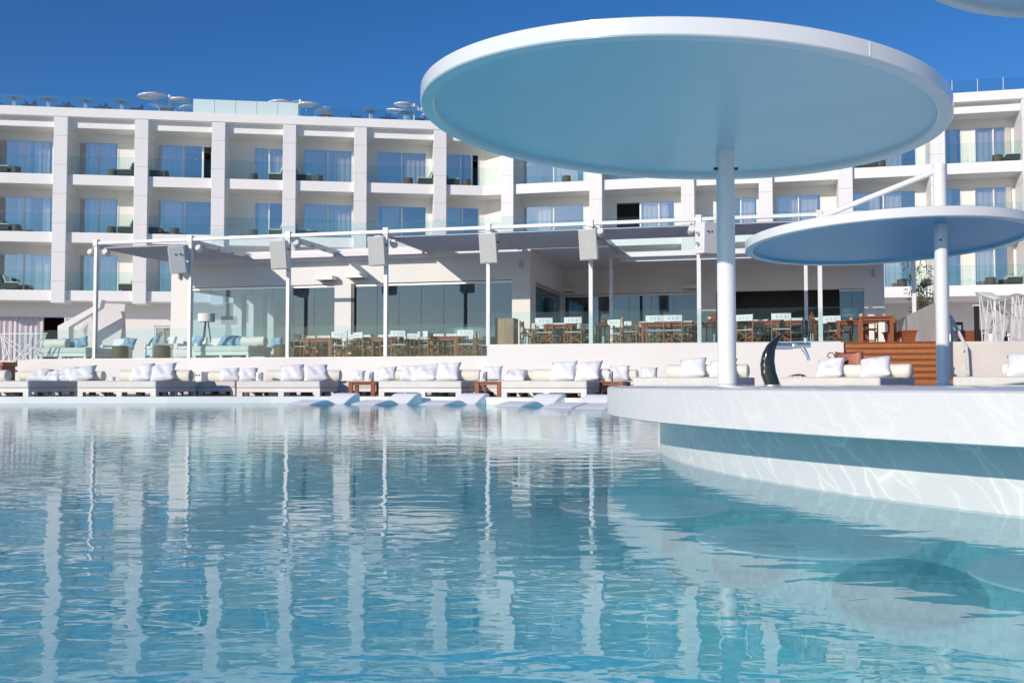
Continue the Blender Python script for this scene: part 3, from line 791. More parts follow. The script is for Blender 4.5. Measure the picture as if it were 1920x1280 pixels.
# steps
stp = thing('wooden_steps', 'wide orange wooden steps up to the dining terrace', 'steps', tuple(TF.p((sStairL + sStairR) / 2, TFR, DECKZ)))
M = rel(stp, TF.M); nst = 9; rise = (ZR - DECKZ) / nst
for i in range(nst):
    zt = ZR - i * rise; t0 = TFR + .25 - i * .30
    ex = .0 if i < 6 else .22 * (i - 5)
    MB(M).box(sStairL, sStairR + ex, t0 - .34, t0 - .0, zt - .042, zt + .004).build('tread', STEPD, stp, bevel=.006)
    MB(M).box(sStairL + .01, sStairR + ex - .02, t0 - .325, t0 - .295, zt - rise + .018, zt - .050).build('riser', STEPW, stp)
fw = thing('stair_wall', 'wall painted shade grey with sloping look running back beside the orange steps', 'wall', tuple(TF.p(sStairR, TFR, DECKZ)))
MB(rel(fw, TF.M)).box(sStairR + .03, sStairR + .26, TFR - .05, 8.2, .6, 2.79).build('wall', GREYTONE, fw, bevel=.01)  # grey puts the oblique light on this face into its colour
MB(rel(fw, TF.M)).box(sStairR + .02, sStairR + .27, TFR - .09, TFR - .052, .6, 2.80).build('end_cap', PLASTER, fw)
# right block beyond the steps
sB2 = TF.s_at(1897, -1.2, 1.6)
pB = at(1897, 641.5, 28.2); sB2 = s_of(TF, pB); tB2 = (pB - TF.o).dot(TF.w)
bw = thing('planter_wall', 'white corner wall with painted shade grey side below the zigzag railing at right', 'wall', tuple(TF.p(sB2, tB2, DECKZ)))
MB(rel(bw, TF.M)).box(sB2 + .012, 34, tB2, tB2 + .2, .1, ZR + .03).build('front', PLASTER, bw)
MB(rel(bw, TF.M)).box(sB2, sB2 + .2, tB2 + .004, tB2 + 5, .1, ZR + .02).build('side', GREYTONE, bw)  # grazing light painted as grey on the side of a white wall
slabT(sB2 + .2, 34, tB2 + .2, TFR + .26, .1, ZR - .003, 'terrace_floor', TILE)
# hand rail of the steps
hr = thing('stair_handrail', 'white metal handrail sloping down right of the orange steps', 'handrail', tuple(at(1815, 700, 26.5)))
m = MB(rel(hr)); P0, P1, P2 = at(1782, 592, 28.6), at(1812, 652, 27.2), at(1815, 704, 27.2)
m.bar(P0, P1, .07, .05); m.bar(P1, P2, .05); m.bar(at(1783, 592, 28.6), at(1793, 690, 28.6), .05); m.bar(at(1787, 618, 28.4), at(1812, 702, 27.25), .04); m.bar(at(1810, 654, 27.25), at(1793, 682, 28.3), .035)
m.build('rail', METAL, hr)

# zigzag mesh railing on the right block
zr = thing('zigzag_railing', 'white metal railing of irregular slanted bars at right', 'railing', tuple(TF.p(sB2 + .3, tB2 + .3, ZR)))
m = MB(rel(zr)); Yr = 29.4
def q(px, py, dy=0): return at(px, py, Yr + dy)
for a, b in [((1836,552),(1842,642)), ((1839,553),(1855,640)), ((1853,562),(1846,641)), ((1857,563),(1868,640)), ((1864,565),(1861,640)), ((1866,562),(1867,641)), ((1873,563),(1880,640)), ((1885,559),(1880,640)), ((1898,556),(1897,640)), ((1899,556),(1914,634)), ((1909,554),(1915,600)), ((1918,557),(1910,636)), ((1906,556),(1899,640)), ((1930,560),(1925,640))]:
    m.bar(q(*a, random.uniform(-.05, .05)), q(*b, random.uniform(-.05, .05)), .026, .022)
m.build('bars', METAL, zr)
m = MB(rel(zr)); m.path([q(1830, 551), q(1864, 563), q(1905, 551), q(1940, 557)], .03, 8); m.path([q(1841, 626), q(1866, 609), q(1892, 592)], .022, 8); m.path([q(1840, 575), q(1864, 581), q(1868, 566), q(1900, 595), q(1935, 598)], .02, 8); m.path([q(1866, 622), q(1898, 633), q(1910, 639)], .02, 8)
m.build('rails', ALU, zr)
cnp = thing('porch_canopy', 'pale sloping porch slab above the zigzag railing', 'canopy', tuple(at(1860, 550, 44)))
MB(rel(cnp)).slab3([at(1832, 549, 44), at(1862, 549, 44), at(1880, 560, 43), at(1864, 565, 43)], (0, .3, .06)).build('slab', PLASTER, cnp)
bs = thing('dark_column', 'slim black outdoor column heater behind the zigzag railing', 'heater', tuple(TF.p(s_of(TF, at(1832, 640, 31)), 0, ZR)))
pp = at(1832, 640, 31.0); bs.location = (pp.x, pp.y, ZR); WM[bs.name] = Matrix.Translation((pp.x, pp.y, ZR))
MB().box(-.06, .06, -.06, .06, 0, 1.25).build('body', BLACKP, bs, bevel=.01)
MB().box(-.09, .09, -.09, .09, 1.25, 1.29).build('cap', METAL, bs)
pp = at(1818, 640, 31.6)
cb = thing('wooden_cabinet', 'brown wooden cabinet behind the stair handrail', 'cabinet', (pp.x, pp.y, ZR), TF.a)
MB().box(-.38, .38, -.3, .3, 0, .48).build('body', TEAK, cb, bevel=.01)
MB().box(-.42, .42, -.33, .33, .48, .53).build('top', OAKV, cb, bevel=.01)

# bamboo behind the stair wall
pp = at(1735, 600, 36.5)
bp = thing('bamboo_plant', 'sparse bamboo plant rising behind the grey stair wall', 'plant', (pp.x, pp.y, ZR))
st_ = MB(); lf = MB()
random.seed(5)
for i in range(17):
    a = random.uniform(0, 6.28); l = random.uniform(.1, .85); h = random.uniform(1.8, 3.9)
    b0 = Vector((random.uniform(-.25, .25), random.uniform(-.2, .2), 0)); tip = b0 + Vector((math.cos(a) * l, math.sin(a) * l * .5, h))
    mid = (b0 + tip) / 2 - Vector((math.cos(a), math.sin(a), 0)) * .06
    st_.path([b0, mid, tip], [.014, .010, .004], 5)
    for j in range(52):
        u = random.uniform(.3, 1.0); p = b0.lerp(tip, u); d = Vector((random.uniform(-1, 1), random.uniform(-1, 1), random.uniform(-.5, .8))).normalized()
        L_ = random.uniform(.14, .28); w_ = d.cross(Vector((random.random(), random.random(), 1))).normalized() * .022
        p = p + d * random.uniform(0, .14)
        lf.add([p, p + d * L_ * .5 + w_, p + d * L_, p + d * L_ * .5 - w_], [(0, 1, 2, 3)])
st_.build('stem', TWIG, bp, smooth=True); lf.build('foliage', LEAF, bp, fix=False)

# ================================================================== LOUNGE BUILDING
CZ, GT, RT = 5.28, 4.20, 5.50       # wall top, glass top, roof top
t0, tk = 4.4, 10.9
lg = thing('lounge_building', 'low white lounge pavilion with full height glass fronts behind the terrace', 'building', tuple(TF.p(0, t0, ZL)))
M = rel(lg, TF.M)
sA, sB, sG0, sP0, sP1, sG1, sC0, sC1 = [TS(px, t0, 3) for px in (320, 353, 362, 627, 658, 662, 960, 994)]
sK1 = TS(1659, tk, 3); sK = lambda px: TS(px, tk, 3)
m = MB(M)
m.box(sA, sB, t0, t0 + .35, ZL, CZ)                        # left pillar
m.box(sB, sC1, t0 + .003, t0 + .3, GT, CZ)                 # lintel
m.box(sP0, sP1, t0, t0 + .35, ZL, GT + .02)
m.box(sC0, sC1, t0, t0 + .3, ZL, GT + .02)
m.box(sC1 - .3, sC1 - .003, t0 + .3, t0 + .9, ZL, GT); m.box(sC1 - .3, sC1 - .003, t0 + .3, tk, GT, CZ)   # return
m.box(sC1 - .3, sC1 - .003, tk - .5, tk, ZL, GT)
m.box(sA, sA + .25, t0 + .36, t0 + 1.1, ZL, CZ); m.box(sA, sA + .25, t0 + 6.0, 18, ZL, CZ); m.box(sA, sA + .25, t0 + 1.1, t0 + 6.0, GT, CZ)
m.build('wall', PLASTER, lg)
CREAM2 = surf('back facade plaster', (.88, .84, .78), .8, .05, .6, .1, 40)
m = MB(M)
m.box(sC1 - .3, sK1, tk + .002, tk + .3, GT, CZ); m.box(sK(1306), sK(1343), tk, tk + .3, ZR, GT + .01); m.box(sK(1621), sK1, tk, tk + .3, ZR, GT + .01)
m.box(sK1 - .25, sK1 - .002, tk + .3, 18, ZR, CZ)
m.build('back_wall', CREAM2, lg)
m = MB(M); m.box(sA - .05, sC1 + .05, t0 - .04, 18, CZ + .002, RT); m.box(sC1 + .051, sK1 + .05, tk - .04, 18, CZ + .002, RT); m.build('roof', PLASTER, lg)
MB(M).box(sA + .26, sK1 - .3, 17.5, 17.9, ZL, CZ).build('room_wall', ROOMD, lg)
MB(M).box(sA + .26, sC1 - .31, t0 + .31, 17.4, GT + .08, GT + .12).build('room_ceiling', surf('room ceiling', (.45,.46,.46), .8), lg)
MB(M).box(sA + .27, sC1 - .31, t0 + .32, 17.4, ZL + .004, ZL + .012).build('room_floor', surf('dark room floor', (.10,.10,.10), .5, .1, 2), lg)
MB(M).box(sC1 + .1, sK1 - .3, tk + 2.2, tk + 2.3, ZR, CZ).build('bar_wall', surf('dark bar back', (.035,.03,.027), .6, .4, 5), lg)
def glazed(name, a, b, t, z0, z1, n, axis='s', parent=lg, fixed=None):
    for i in range(n):
        c0 = a + (b - a) * i / n; c1 = a + (b - a) * (i + 1) / n
        gm = MB(M)
        if axis == 's': gm.box(c0 + .006, c1 - .006, t, t + .012, z0 + .04, z1 - .10)
        else: gm.box(fixed, fixed + .012, c0 + .006, c1 - .006, z0 + .04, z1 - .10)
        gm.build('glass_panel', LOUNG, parent)
    for nm, za, zb in (('head_track', z1 - .10, z1 - .02), ('floor_track', z0, z0 + .04)):
        fr = MB(M)
        if axis == 's': fr.box(a, b, t - .03, t + .04, za, zb)
        else: fr.box(fixed - .03, fixed + .04, a, b, za, zb)
        fr.build(nm, ALU, parent)
glazed('g', sG0 - .2, sP0, t0 + .12, ZL, GT, 7)
glazed('g', sP1 + .12, sC0, t0 + .12, ZL, GT, 7)
glazed('g', t0 + .9, tk - .5, 0, ZL, GT, 5, 't', fixed=sC1 - .16)
glazed('g', sC1 - .1, sK(1306), tk + .10, ZR, GT, 6)
glazed('g', sK(1575), sK(1621), tk + .10, ZR, GT, 2)
MB(M).box(sP1 - .01, sP1 + .12, t0 + .02, t0 + .25, ZL, GT).build('jamb', DARKM, lg)
# inner columns and ledge
m = MB(M)
for px, tt in ((445, 8.5), (485, 9.5), (505, 11)): s = TS(px, tt, 3); m.box(s - .2, s + .2, tt, tt + .4, ZL, GT + .08)
m.build('inner_column', PLASTER, lg)
m = MB(M); s = TS(545, 12.5, 2.6)
m.box(s - .5, s + 1.8, 13, 13.2, ZL, GT); m.build('inner_partition', ROOMD, lg)
glass_run('roof_balustrade', 'glass balustrade on the lounge roof behind the pergola beam', 'glass guard', TF, t0 + .3, TS(380, t0, 6), TS(1000, t0, 6), RT + .01, 1.0, 1.6, posts=False)
glass_run('roof_balustrade', 'glass balustrade on the lounge roof above the dark back facade', 'glass guard', TF, tk + .3, sC1 + .4, sK1 - .2, RT + .01, 1.0, 1.8, posts=False)
# white curved reception and lamp inside
s = TS(893, 7.6, 2.4); p = TF.p(s, 7.6, ZL)
rcp = thing('reception_counter', 'curved white counter inside the lounge behind the glass', 'counter', tuple(p))
MB().lathe([(1.12, 0), (1.15, .05), (1.15, 1.25), (1.08, 1.32), (0, 1.33)], 48).build('drum', PLASTER, rcp, smooth=True)
MB().lathe([(1.16, .55), (1.175, .56), (1.175, .60), (1.16, .61)], 48).build('band', ALU, rcp, smooth=True)
def make_lamp():
    t = thing('floor_lamp', '', 'floor lamp')
    MB().lathe([(.31, 1.50), (.31, 1.80)], 32).build('lamp_shade', CANVAS, t, smooth=True)
    m = MB()
    for k_ in range(3):
        a = 2 * PI * k_ / 3 + .5; m.tube((.06 * math.cos(a), .06 * math.sin(a), 1.5), (.3 * math.cos(a), .3 * math.sin(a), 0), .022, 8)
    m.build('tripod', DARKM, t, smooth=True)
    return t
lp = Proto(make_lamp)
lp(TF.p(TS(387, 3.7, 3), 3.7, ZL), 0, 'white drum shade lamp on a dark tripod by the left lounge glass', 'floor lamps')
lp(TF.p(TS(1594, tk + .9, 2.6), tk + .9, ZR), .4, 'white drum shade lamp behind the glass at the right end of the lounge', 'floor lamps')
# wall heaters and sconces
def make_heater():
    t = thing('wall_heater', '', 'heater')
    MB().box(-.36, .36, -.42, -.0, -.09, .07).build('housing', METAL, t, bevel=.01)
    MB().box(-.30, .30, -.39, -.08, -.10, -.089).build('element', DARKM, t)
    return t
ht = Proto(make_heater)
for px, py, tt, w in ((611, 521, t0, 'left of the lit pillar between the lounge windows'), (668, 517, t0, 'right of the lit pillar between the lounge windows'), (1062, 543, tk, 'in the inner corner of the dark back facade'), (1296, 538, tk, 'above the right end of the back glass doors')):
    s = TS(px, tt - .2, 4.3); ht(TF.p(s, tt - .002, TF.z_at(s, tt - .2, py)), TF.a, f'white wall heater {w}', 'wall heaters')
def make_sconce():
    t = thing('wall_sconce', '', 'wall lamp')
    MB().lathe([(.0, -.13), (.055, -.13), (.06, 0), (.055, .13), (0, .13)], 16, (0, -.08, 0)).build('shade', GREYTONE, t, smooth=True)
    MB().box(-.04, .04, -.05, 0, -.05, .05).build('bracket', ALU, t)
    return t
scn = Proto(make_sconce)
for px, py, tt, w in ((977, 495, t0, 'on the corner pillar of the lounge'), (1637, 512, tk, 'at the right end of the shaded back facade'), (338, 517, t0, 'on the left end pillar of the lounge')):
    s = TS(px, tt, 4.5); scn(TF.p(s, tt - .001, TF.z_at(s, tt, py)), TF.a, f'small grey wall lamp {w}', 'wall lamps')

# ================================================================== PERGOLA
PX = [180, 357, 541, 724, 916, 1108, 1310.5, 1537, 1765]
PT = .14
PS = [TS(px, PT, 4) for px in PX]
PB = 5.44
pg = thing('pergola', 'white steel pergola with grey louvred roof over the terrace', 'pergola', tuple(TF.p(PS[3], PT, ZL)))
M = rel(pg, TF.M)
for i, s in enumerate(PS):
    zb = (ZL if i < 4 else ZR) + .006
    if i == 8: continue
    m = MB(M); m.box(s - .06, s + .06, PT - .06, PT + .06, zb, PB - .13); m.box(s - .09, s + .09, PT - .10, PT + .06, PB + .001, PB + .07); m.box(s - .085, s + .085, PT - .1, PT - .063, PB - .16, PB + .0)
    m.build('post', METAL, pg, bevel=.006)
for px, tt in ((1146, 6.4), (1511, 6.4), (1713, 4.6), (1755, 2.2)):
    s = TS(px, tt, 4); m = MB(M); m.box(s - .06, s + .06, tt - .06, tt + .06, ZR + .001, 5.12); m.build('post', METAL, pg, bevel=.006)
MB(M).box(PS[0] - .1, PS[8], PT - .06, PT + .06, PB - .105, PB - .001).build('front_beam', METAL, pg, bevel=.005)
MB(M).box(TS(1141, 6.4, 5), PS[8], 6.34, 6.46, 5.12, 5.30).build('rear_beam', METAL, pg)
MB(M).box(TS(1165, 6.7, 5), PS[8], 6.60, 6.68, 4.98, 5.14).build('rear_beam', METAL, pg)
MB(M).box(TS(360, t0, 5), PS[3] + 1.0, t0 - .14, t0 - .06, 5.06, 5.27).build('rear_beam', METAL, pg)
for i, s in enumerate(PS[:8]):
    te = t0 - .15 if i < 5 else 6.33
    if i == 0: te = t0 - .15
    m = MB(M); m.box(s - .045, s + .045, PT + .061, te, PB - .22, PB - .04); m.build('rail', ALU, pg)
    m = MB(M)
    for j in range(4): tt = PT + .7 + j * (te - 1.2) / 3.2; m.box(s + .046, s + .10, tt, tt + .12, PB - .24, PB - .16)
    m.build('bracket', SHELL, pg)
def louvre(a, b, ta, tb):
    m = MB(M); n_ = int((tb - ta) / .155)
    for i in range(n_):
        c = ta + (i + .5) * (tb - ta) / n_
        m.obox(Matrix.Translation(((a + b) / 2, c, PB - .19)) @ Matrix.Rotation(rad(13), 4, 'X'), b - a, .172, .02)
    m.build('louvre_roof', LOUV, pg)
louvre(PS[0] + .05, PS[1] - .05, PT + .12, t0 - .2)
louvre(PS[3] + .05, PS[4] - .05, PT + .12, t0 - .2)
sX = sC1 + .02
louvre(PS[4] + .05, PS[5] - .05, PT + .12, t0 - .2)
louvre(sX, PS[5] + .24, t0 - .1, tk - .05)
louvre(PS[5] + .05, PS[6] - .05, PT + .12, 2.7)
louvre(PS[6] + .05, PS[7] - .05, PT + .12, 2.7)
louvre(PS[7] + .05, PS[8] - .05, PT + .12, 2.7)
louvre(PS[5] + .245, sK1 - .02, 6.72, tk - .05)
# folded stack of open louvres near the facade in the two open bays
for i in (1, 2):
    m = MB(M)
    for j in range(7):
        tt = t0 - .35 - j * .05; m.box(PS[i] + .06, PS[i+1] - .06, tt, tt + .012, PB - .30, PB - .14)
    m.build('folded_louvre', LOUV, pg)

# speakers and flood lights on the pergola posts
def make_speaker():
    t = thing('pa_speaker', '', 'loudspeaker')
    MB().slab3([(-.28, -.24, -.46), (.28, -.24, -.46), (.19, .26, -.46), (-.19, .26, -.46)], (0, 0, .92)).build('cabinet', SHELL, t, bevel=.02)
    g_ = MB().box(-.262, .262, -.262, -.243, -.44, .44).build('grille', GRILLE, t, bevel=.012)
    MB().box(-.045, .045, -.268, -.263, -.012, .012).build('badge', ALU, g_)
    m = MB()
    for sx in (-1, 1):
        for zz in (-.02, .12):
            m.obox(Matrix.Translation((sx * .240, -.02 + (zz > 0) * .16, .18)) @ Matrix.Rotation(sx * -.178, 4, 'Z'), .02, .055, .05)
    m.build('handle_hole', BLACKP, t)
    m = MB(); m.box(-.03, .03, .26, .42, .1, .16); m.box(-.03, .03, .26, .42, -.2, -.14); m.box(-.1, .1, -.05, .1, .461, .50); m.build('bracket', ALU, t)
    return t
spk = Proto(make_speaker)
for px, py, yaw, dy, w in ((333, 486, -62, -.30, 'turned sideways on the post in front of the left lounge pillar'), (527, 478, 6, -.42, 'facing the pool on the third pergola post from the left'), (710, 471, 4, -.42, 'facing the pool on the fourth pergola post from the left'),
                       (919, 466, 0, -.42, 'on the post left of the lounge corner'), (1106, 459, -4, -.42, 'on the pergola post right of the lounge corner'), (1323, 447, 140, -.25, 'turned away beside the pole of the big canopy')):
    tt = PT + dy; s = TS(px, tt, 4.7)
    o = spk(TF.p(s, tt, TF.z_at(s, tt, py)), TF.a + rad(yaw), f'white loudspeaker {w}', 'loudspeakers on the pergola posts')
    o.rotation_euler = (rad(6) if abs(yaw) < 90 else 0, rad(12) if yaw < -50 else rad(-2), TF.a + rad(yaw))
def make_flood():
    t = thing('flood_light', '', 'flood light')
    MB().lathe([(0, -.16), (.13, -.16), (.15, -.12), (.15, .12), (.12, .16), (0, .16)], 8).build('housing', SHELL, t)
    MB().lathe([(0, -.175), (.105, -.175), (.105, -.161), (0, -.161)], 8).build('lens', ALU, t)
    MB().box(-.02, .02, .12, .30, -.03, .03).build('bracket', ALU, t)
    return t
fld = Proto(make_flood)
for px, py, w in ((199, 474, 'right of the leftmost pergola post'), (172, 474, 'left of the leftmost pergola post'), (373, 466, 'right of the sideways loudspeaker post'), (556, 457, 'on the third pergola post'), (738, 457, 'on the fourth pergola post'), (1126, 436, 'on the post right of the lounge corner'), (1297, 432, 'left of the turned away loudspeaker')):
    tt = PT + .2; s = TS(px, tt, 4.9)
    o = fld(TF.p(s, tt, TF.z_at(s, tt, py)), TF.a, f'white flood light {w}', 'flood lights on the pergola')
    o.rotation_euler = (rad(70), 0, TF.a + random.uniform(-.3, .3)); o.scale = (.8,) * 3
# ================================================================== TERRACE FURNITURE
random.seed(21)
def make_director():
    t = thing('director_chair', '', 'chair')
    m = MB(); w, d = .27, .21
    for x in (-w, w):
        m.tube((x, -d, 0), (x, -d, .63), .021, 7); m.tube((x, d, 0), (x, d, .93), .021, 7)
        m.bar((x, -d - .03, .64), (x, d, .64), .05, .025); m.tube((x, -d, .12), (x, d, .12), .012, 6); m.tube((x, -d, .44), (x, d, .44), .014, 6)
    for y in (-d, d):
        m.tube((-w, y, .10), (w, y, .44), .016, 6); m.tube((w, y, .10), (-w, y, .44), .016, 6)
    m.build('frame', BAMB, t, smooth=True)
    MB().box(-w, w, -d, d, .445, .465).build('seat', CANVAS, t)
    rows = [[(-w - .01 + (2 * w + .02) * i / 8, d + .022 + .03 * math.sin(PI * i / 8), z) for i in range(9)] for z in (.72, .82, .91)]
    b = MB().grid(rows).grid([[(x, y - .012, z) for x, y, z in r] for r in rows]).build('backrest', CANVAS, t, smooth=True)
    e = MB()
    for x in (-.12, 0, .12):
        for yy in (d + .062, d - .002):
            e.path([(x - .02, yy, .84), (x + .02, yy, .845), (x - .005, yy, .815), (x + .022, yy, .79), (x - .02, yy, .785)], .005, 4)
    e.build('emblem', surf('grey print', (.30,.32,.34), .8), b)
    return t
dc = Proto(make_director)
CH = [ # px, depth t, floor, yaw (0 = facing the pool, 180 = back to the pool), label
 (568, 2.0, 0, 95, 'director chair seen from the side, leftmost of the lower terrace'),
 (641, 1.3, 0, 180, 'director chair with its back to the pool in front of the leftmost dining table'),
 (603, 3.2, 0, 10, 'director chair behind the leftmost dining table, facing the pool'),
 (668, 3.3, 0, 170, 'director chair behind the glass left of the lit lounge pillar foot'),
 (681, 1.9, 0, 150, 'half turned director chair at the foot of the lit lounge pillar'),
 (708, 3.2, 0, 0, 'director chair behind the second dining table, facing the pool'),
 (751, 1.2, 0, 180, 'director chair with its back to the pool just right of the fourth pergola post'),
 (775, 3.1, 0, 185, 'director chair in the second row right of the fourth pergola post'),
 (803, 1.7, 0, 145, 'half turned director chair left of the third dining table'),
 (792, 3.4, 0, 20, 'director chair deep behind the third dining table'),
 (840, 3.2, 0, 0, 'director chair facing the pool behind the third dining table'),
 (877, 1.3, 0, 178, 'director chair with its back to the pool left of the upper terrace wall'),
 (905, 2.6, 0, 100, 'director chair seen from the side behind the fifth pergola post'),
 (990, 2.6, 1, 95, 'director chair seen from the side behind the small copper lantern'),
 (1022, 1.2, 1, 180, 'director chair with its back to the pool left of the fourth dining table'),
 (1077, 1.1, 1, 180, 'director chair with its back to the pool left of the sixth pergola post'),
 (1101, 2.8, 1, -95, 'director chair seen from the side behind the sixth pergola post'),
 (1160, 2.6, 1, 150, 'half turned director chair right of the large copper lantern'),
 (1181, 1.5, 1, 92, 'director chair seen from the side at the left end of the wide dining table'),
 (1229, .9, 1, 180, 'left one of the two director chairs standing close together, backs to the pool'),
 (1262, .9, 1, 180, 'right one of the two director chairs standing close together, backs to the pool'),
 (1297, 1.7, 1, -92, 'director chair seen from the side at the right end of the wide dining table'),
 (1403, 1.2, 1, 155, 'half turned director chair right of the big canopy pole'),
 (1465, .9, 1, 180, 'director chair with its back to the pool above the beer tap'),
 (1560, 2.4, 1, 170, 'director chair behind the rightmost glass pane of the balustrade'),
 (1629, 1.6, 1, 95, 'director chair beneath the red table at the top of the steps'),
 (1583, 3.0, 1, -90, 'director chair left of the red table at the top of the steps')]
CH += [
 (585, 3.4, 0, 20, 'director chair in the back row nearest the brown wicker drum stool'),
 (622, 3.5, 0, 0, 'director chair in the back row directly behind the leftmost dining table'),
 (655, 2.7, 0, -80, 'director chair seen from the side between the leftmost table and the lit pillar'),
 (690, 3.6, 0, 175, 'director chair in the back row left of the second dining table'),
 (729, 2.1, 0, -92, 'director chair seen from the side behind the fourth pergola post'),
 (737, 3.5, 0, 185, 'director chair in the back row behind the fourth pergola post'),
 (818, 2.3, 0, 92, 'director chair seen from the side at the left end of the third dining table'),
 (822, 3.6, 0, 180, 'director chair in the back row left behind the third dining table'),
 (862, 2.4, 0, -90, 'director chair seen from the side at the right end of the third dining table'),
 (890, 3.5, 0, 170, 'director chair in the back row left of the fifth pergola post'),
 (1008, 3.4, 1, 10, 'director chair in the back row behind the small copper lantern'),
 (1046, 3.4, 1, 0, 'director chair facing the pool behind the table between the lanterns'),
 (1066, 2.6, 1, -90, 'director chair seen from the side at the right end of the table between the lanterns'),
 (1092, 4.6, 1, 185, 'director chair deep in the shaded recess behind the sixth pergola post'),
 (1172, 3.6, 1, 175, 'director chair in the back row right of the large copper lantern'),
 (1212, 3.3, 1, 0, 'director chair facing the pool behind the left half of the wide table'),
 (1248, 3.3, 1, 4, 'director chair facing the pool behind the middle of the wide table'),
 (1282, 3.4, 1, -3, 'director chair facing the pool behind the right half of the wide table'),
 (1385, 2.6, 1, 92, 'director chair seen from the side right behind the big canopy pole'),
 (1424, 3.2, 1, 0, 'director chair facing the pool behind the table above the beer tap'),
 (1447, 2.6, 1, -90, 'director chair seen from the side, right of the table above the beer tap'),
 (1488, 3.2, 1, 180, 'director chair in the back row near the lantern right of the beer tap'),
 (1537, 3.2, 1, 170, 'director chair in the back row behind the eighth pergola post')]
for px, t, f_, yaw, lab in CH:
    z = (ZL, ZR)[f_]; dc(TF.p(TS(px, t, z + .5), t, z), TF.a + rad(yaw + random.uniform(-4, 4)), lab, 'director chairs on the terrace')
def make_table():
    t = thing('dining_table', '', 'table')
    MB().box(-.48, .48, -.48, .48, .70, .75).build('table_top', TEAK, t, bevel=.008)
    MB().box(-.42, .42, -.42, .42, .62, .699).build('apron', TEAK, t)
    for x in (-.41, .41):
        for y in (-.41, .41): MB().box(x - .05, x + .05, y - .05, y + .05, 0, .699).build('leg', TEAK, t)
    return t
tb = Proto(make_table)
for px, t, f_, lab in [(607, 2.4, 0, 'dark red wooden table, leftmost on the lower terrace'), (712, 2.3, 0, 'dark red wooden table between the lit pillar and the fourth pergola post'), (838, 2.2, 0, 'dark red wooden table left of the upper terrace wall'),
                       (1050, 2.2, 1, 'dark red wooden table between the two lanterns'), (1232, 1.9, 1, 'dark red wooden table behind the pair of close director chairs'), (1272, 1.95, 1, 'dark red wooden table joined to the right of the wide table'), (1328, 2.2, 1, 'dark red wooden table behind the big canopy pole'),
                       (1432, 1.9, 1, 'dark red wooden table above the beer tap'), (1500, 2.0, 1, 'dark red wooden table left of the lantern beyond the beer tap'), (1597, 2.4, 1, 'dark red wooden table just left of the one on the step edge'), (1641, .45, 1, 'bright red wooden table standing at the top edge of the orange steps')]:
    z = (ZL, ZR)[f_]; tb(TF.p(TS(px, t, z + .5), t, z), TF.a + rad(random.uniform(-3, 3)), lab, 'wooden dining tables')
def make_lantern():
    t = thing('copper_lantern', '', 'lantern')
    m = MB(); m.box(-.17, .17, -.17, .17, 0, .05)
    for x in (-.15, .15):
        for y in (-.15, .15): m.box(x - .014, x + .014, y - .014, y + .014, .05, .62)
    m.box(-.17, .17, -.17, .17, .62, .655); m.build('frame', COPPER, t)
    MB().lathe([(.235, .655), (.10, .78), (.10, .82), (.12, .83), (.06, .90), (.02, .93), (.02, .97), (0, .975)], 4).build('lid', COPPER, t)
    gm = MB()
    for y in (-.15, .15): gm.box(-.135, .135, y - .002, y + .002, .05, .62)
    for x in (-.15, .15): gm.box(x - .002, x + .002, -.135, .135, .05, .62)
    gm.build('pane', GUARD, t)
    MB().lathe([(0, .05), (.055, .05), (.055, .30), (0, .31)], 16).build('candle', CANVAS, t, smooth=True)
    return t
ln = Proto(make_lantern)
for px, t, f_, sc, lab in [(983, .45, 1, .62, 'small copper lantern left of the dining chairs'), (1131, .35, 1, .92, 'large copper lantern between the two slim white posts'), (1338, .4, 1, 1.0, 'large copper lantern partly behind the big canopy pole'),
                           (1522, .35, 1, .95, 'copper lantern between two white posts right of the beer tap'), (1552, .5, 1, .66, 'small copper lantern near the right end of the glass balustrade')]:
    z = (ZL, ZR)[f_]; o = ln(TF.p(TS(px, t, z + .5), t, z), TF.a + rad(45 if sc < .7 else 40), lab, 'copper lanterns'); o.scale = (sc,) * 3
p = TF.p(TS(950, .7, 2), .7, ZR)
wc = thing('waiter_station', 'upright light oak cabinet behind the glass by the lounge corner', 'cabinet', tuple(p), TF.a)
MB().box(-.30, .30, -.3, .3, 0, .86).build('body', OAKV, wc, bevel=.006)
MB().box(-.31, .31, -.31, .31, .861, .885).build('top', OAKV, wc, bevel=.004)
MB().lathe([(.02, -.0), (.02, .004), (0, .004)], 12, (0, 0, .885)).build('knob', ALU, wc)
# planters on the steps
def make_planter():
    t = thing('wooden_planter', '', 'planter')
    m = MB(); b, tp_ = .19, .28
    m.add([(-b,-b,0),(b,-b,0),(b,b,0),(-b,b,0),(-tp_,-tp_,.44),(tp_,-tp_,.44),(tp_,tp_,.44),(-tp_,tp_,.44)], [(3,2,1,0),(0,1,5,4),(1,2,6,5),(2,3,7,6),(3,0,4,7),(4,5,6,7)])
    m.build('box', TEAK, t)
    m = MB(); 
    for a, b_ in (((-.3, -.3), (.3, -.3)), ((.3, -.3), (.3, .3)), ((.3, .3), (-.3, .3)), ((-.3, .3), (-.3, -.3))): m.bar((*a, .45), (*b_, .45), .05, .04)
    m.build('rim', TEAK, t)
    return t
pl = Proto(make_planter)
o = pl(TF.p(TS(1703, .5, 2), .5, ZR), TF.a, 'flared red brown wooden planter beside the grey stair wall', 'wooden planters'); o.scale = (.74,) * 3
o = pl(TF.p(TS(1673, 1.3, 2), 1.3, ZR), TF.a + .2, 'wooden planter half hidden by the table leg at the steps', 'wooden planters'); o.scale = (.74,) * 3
lgp = TF.p(TS(1675, 1.3, 2), 1.3, ZR + .33)
o = thing('wood_block', 'upright pale wooden block standing on the half hidden planter', 'wood block', tuple(lgp), .3)
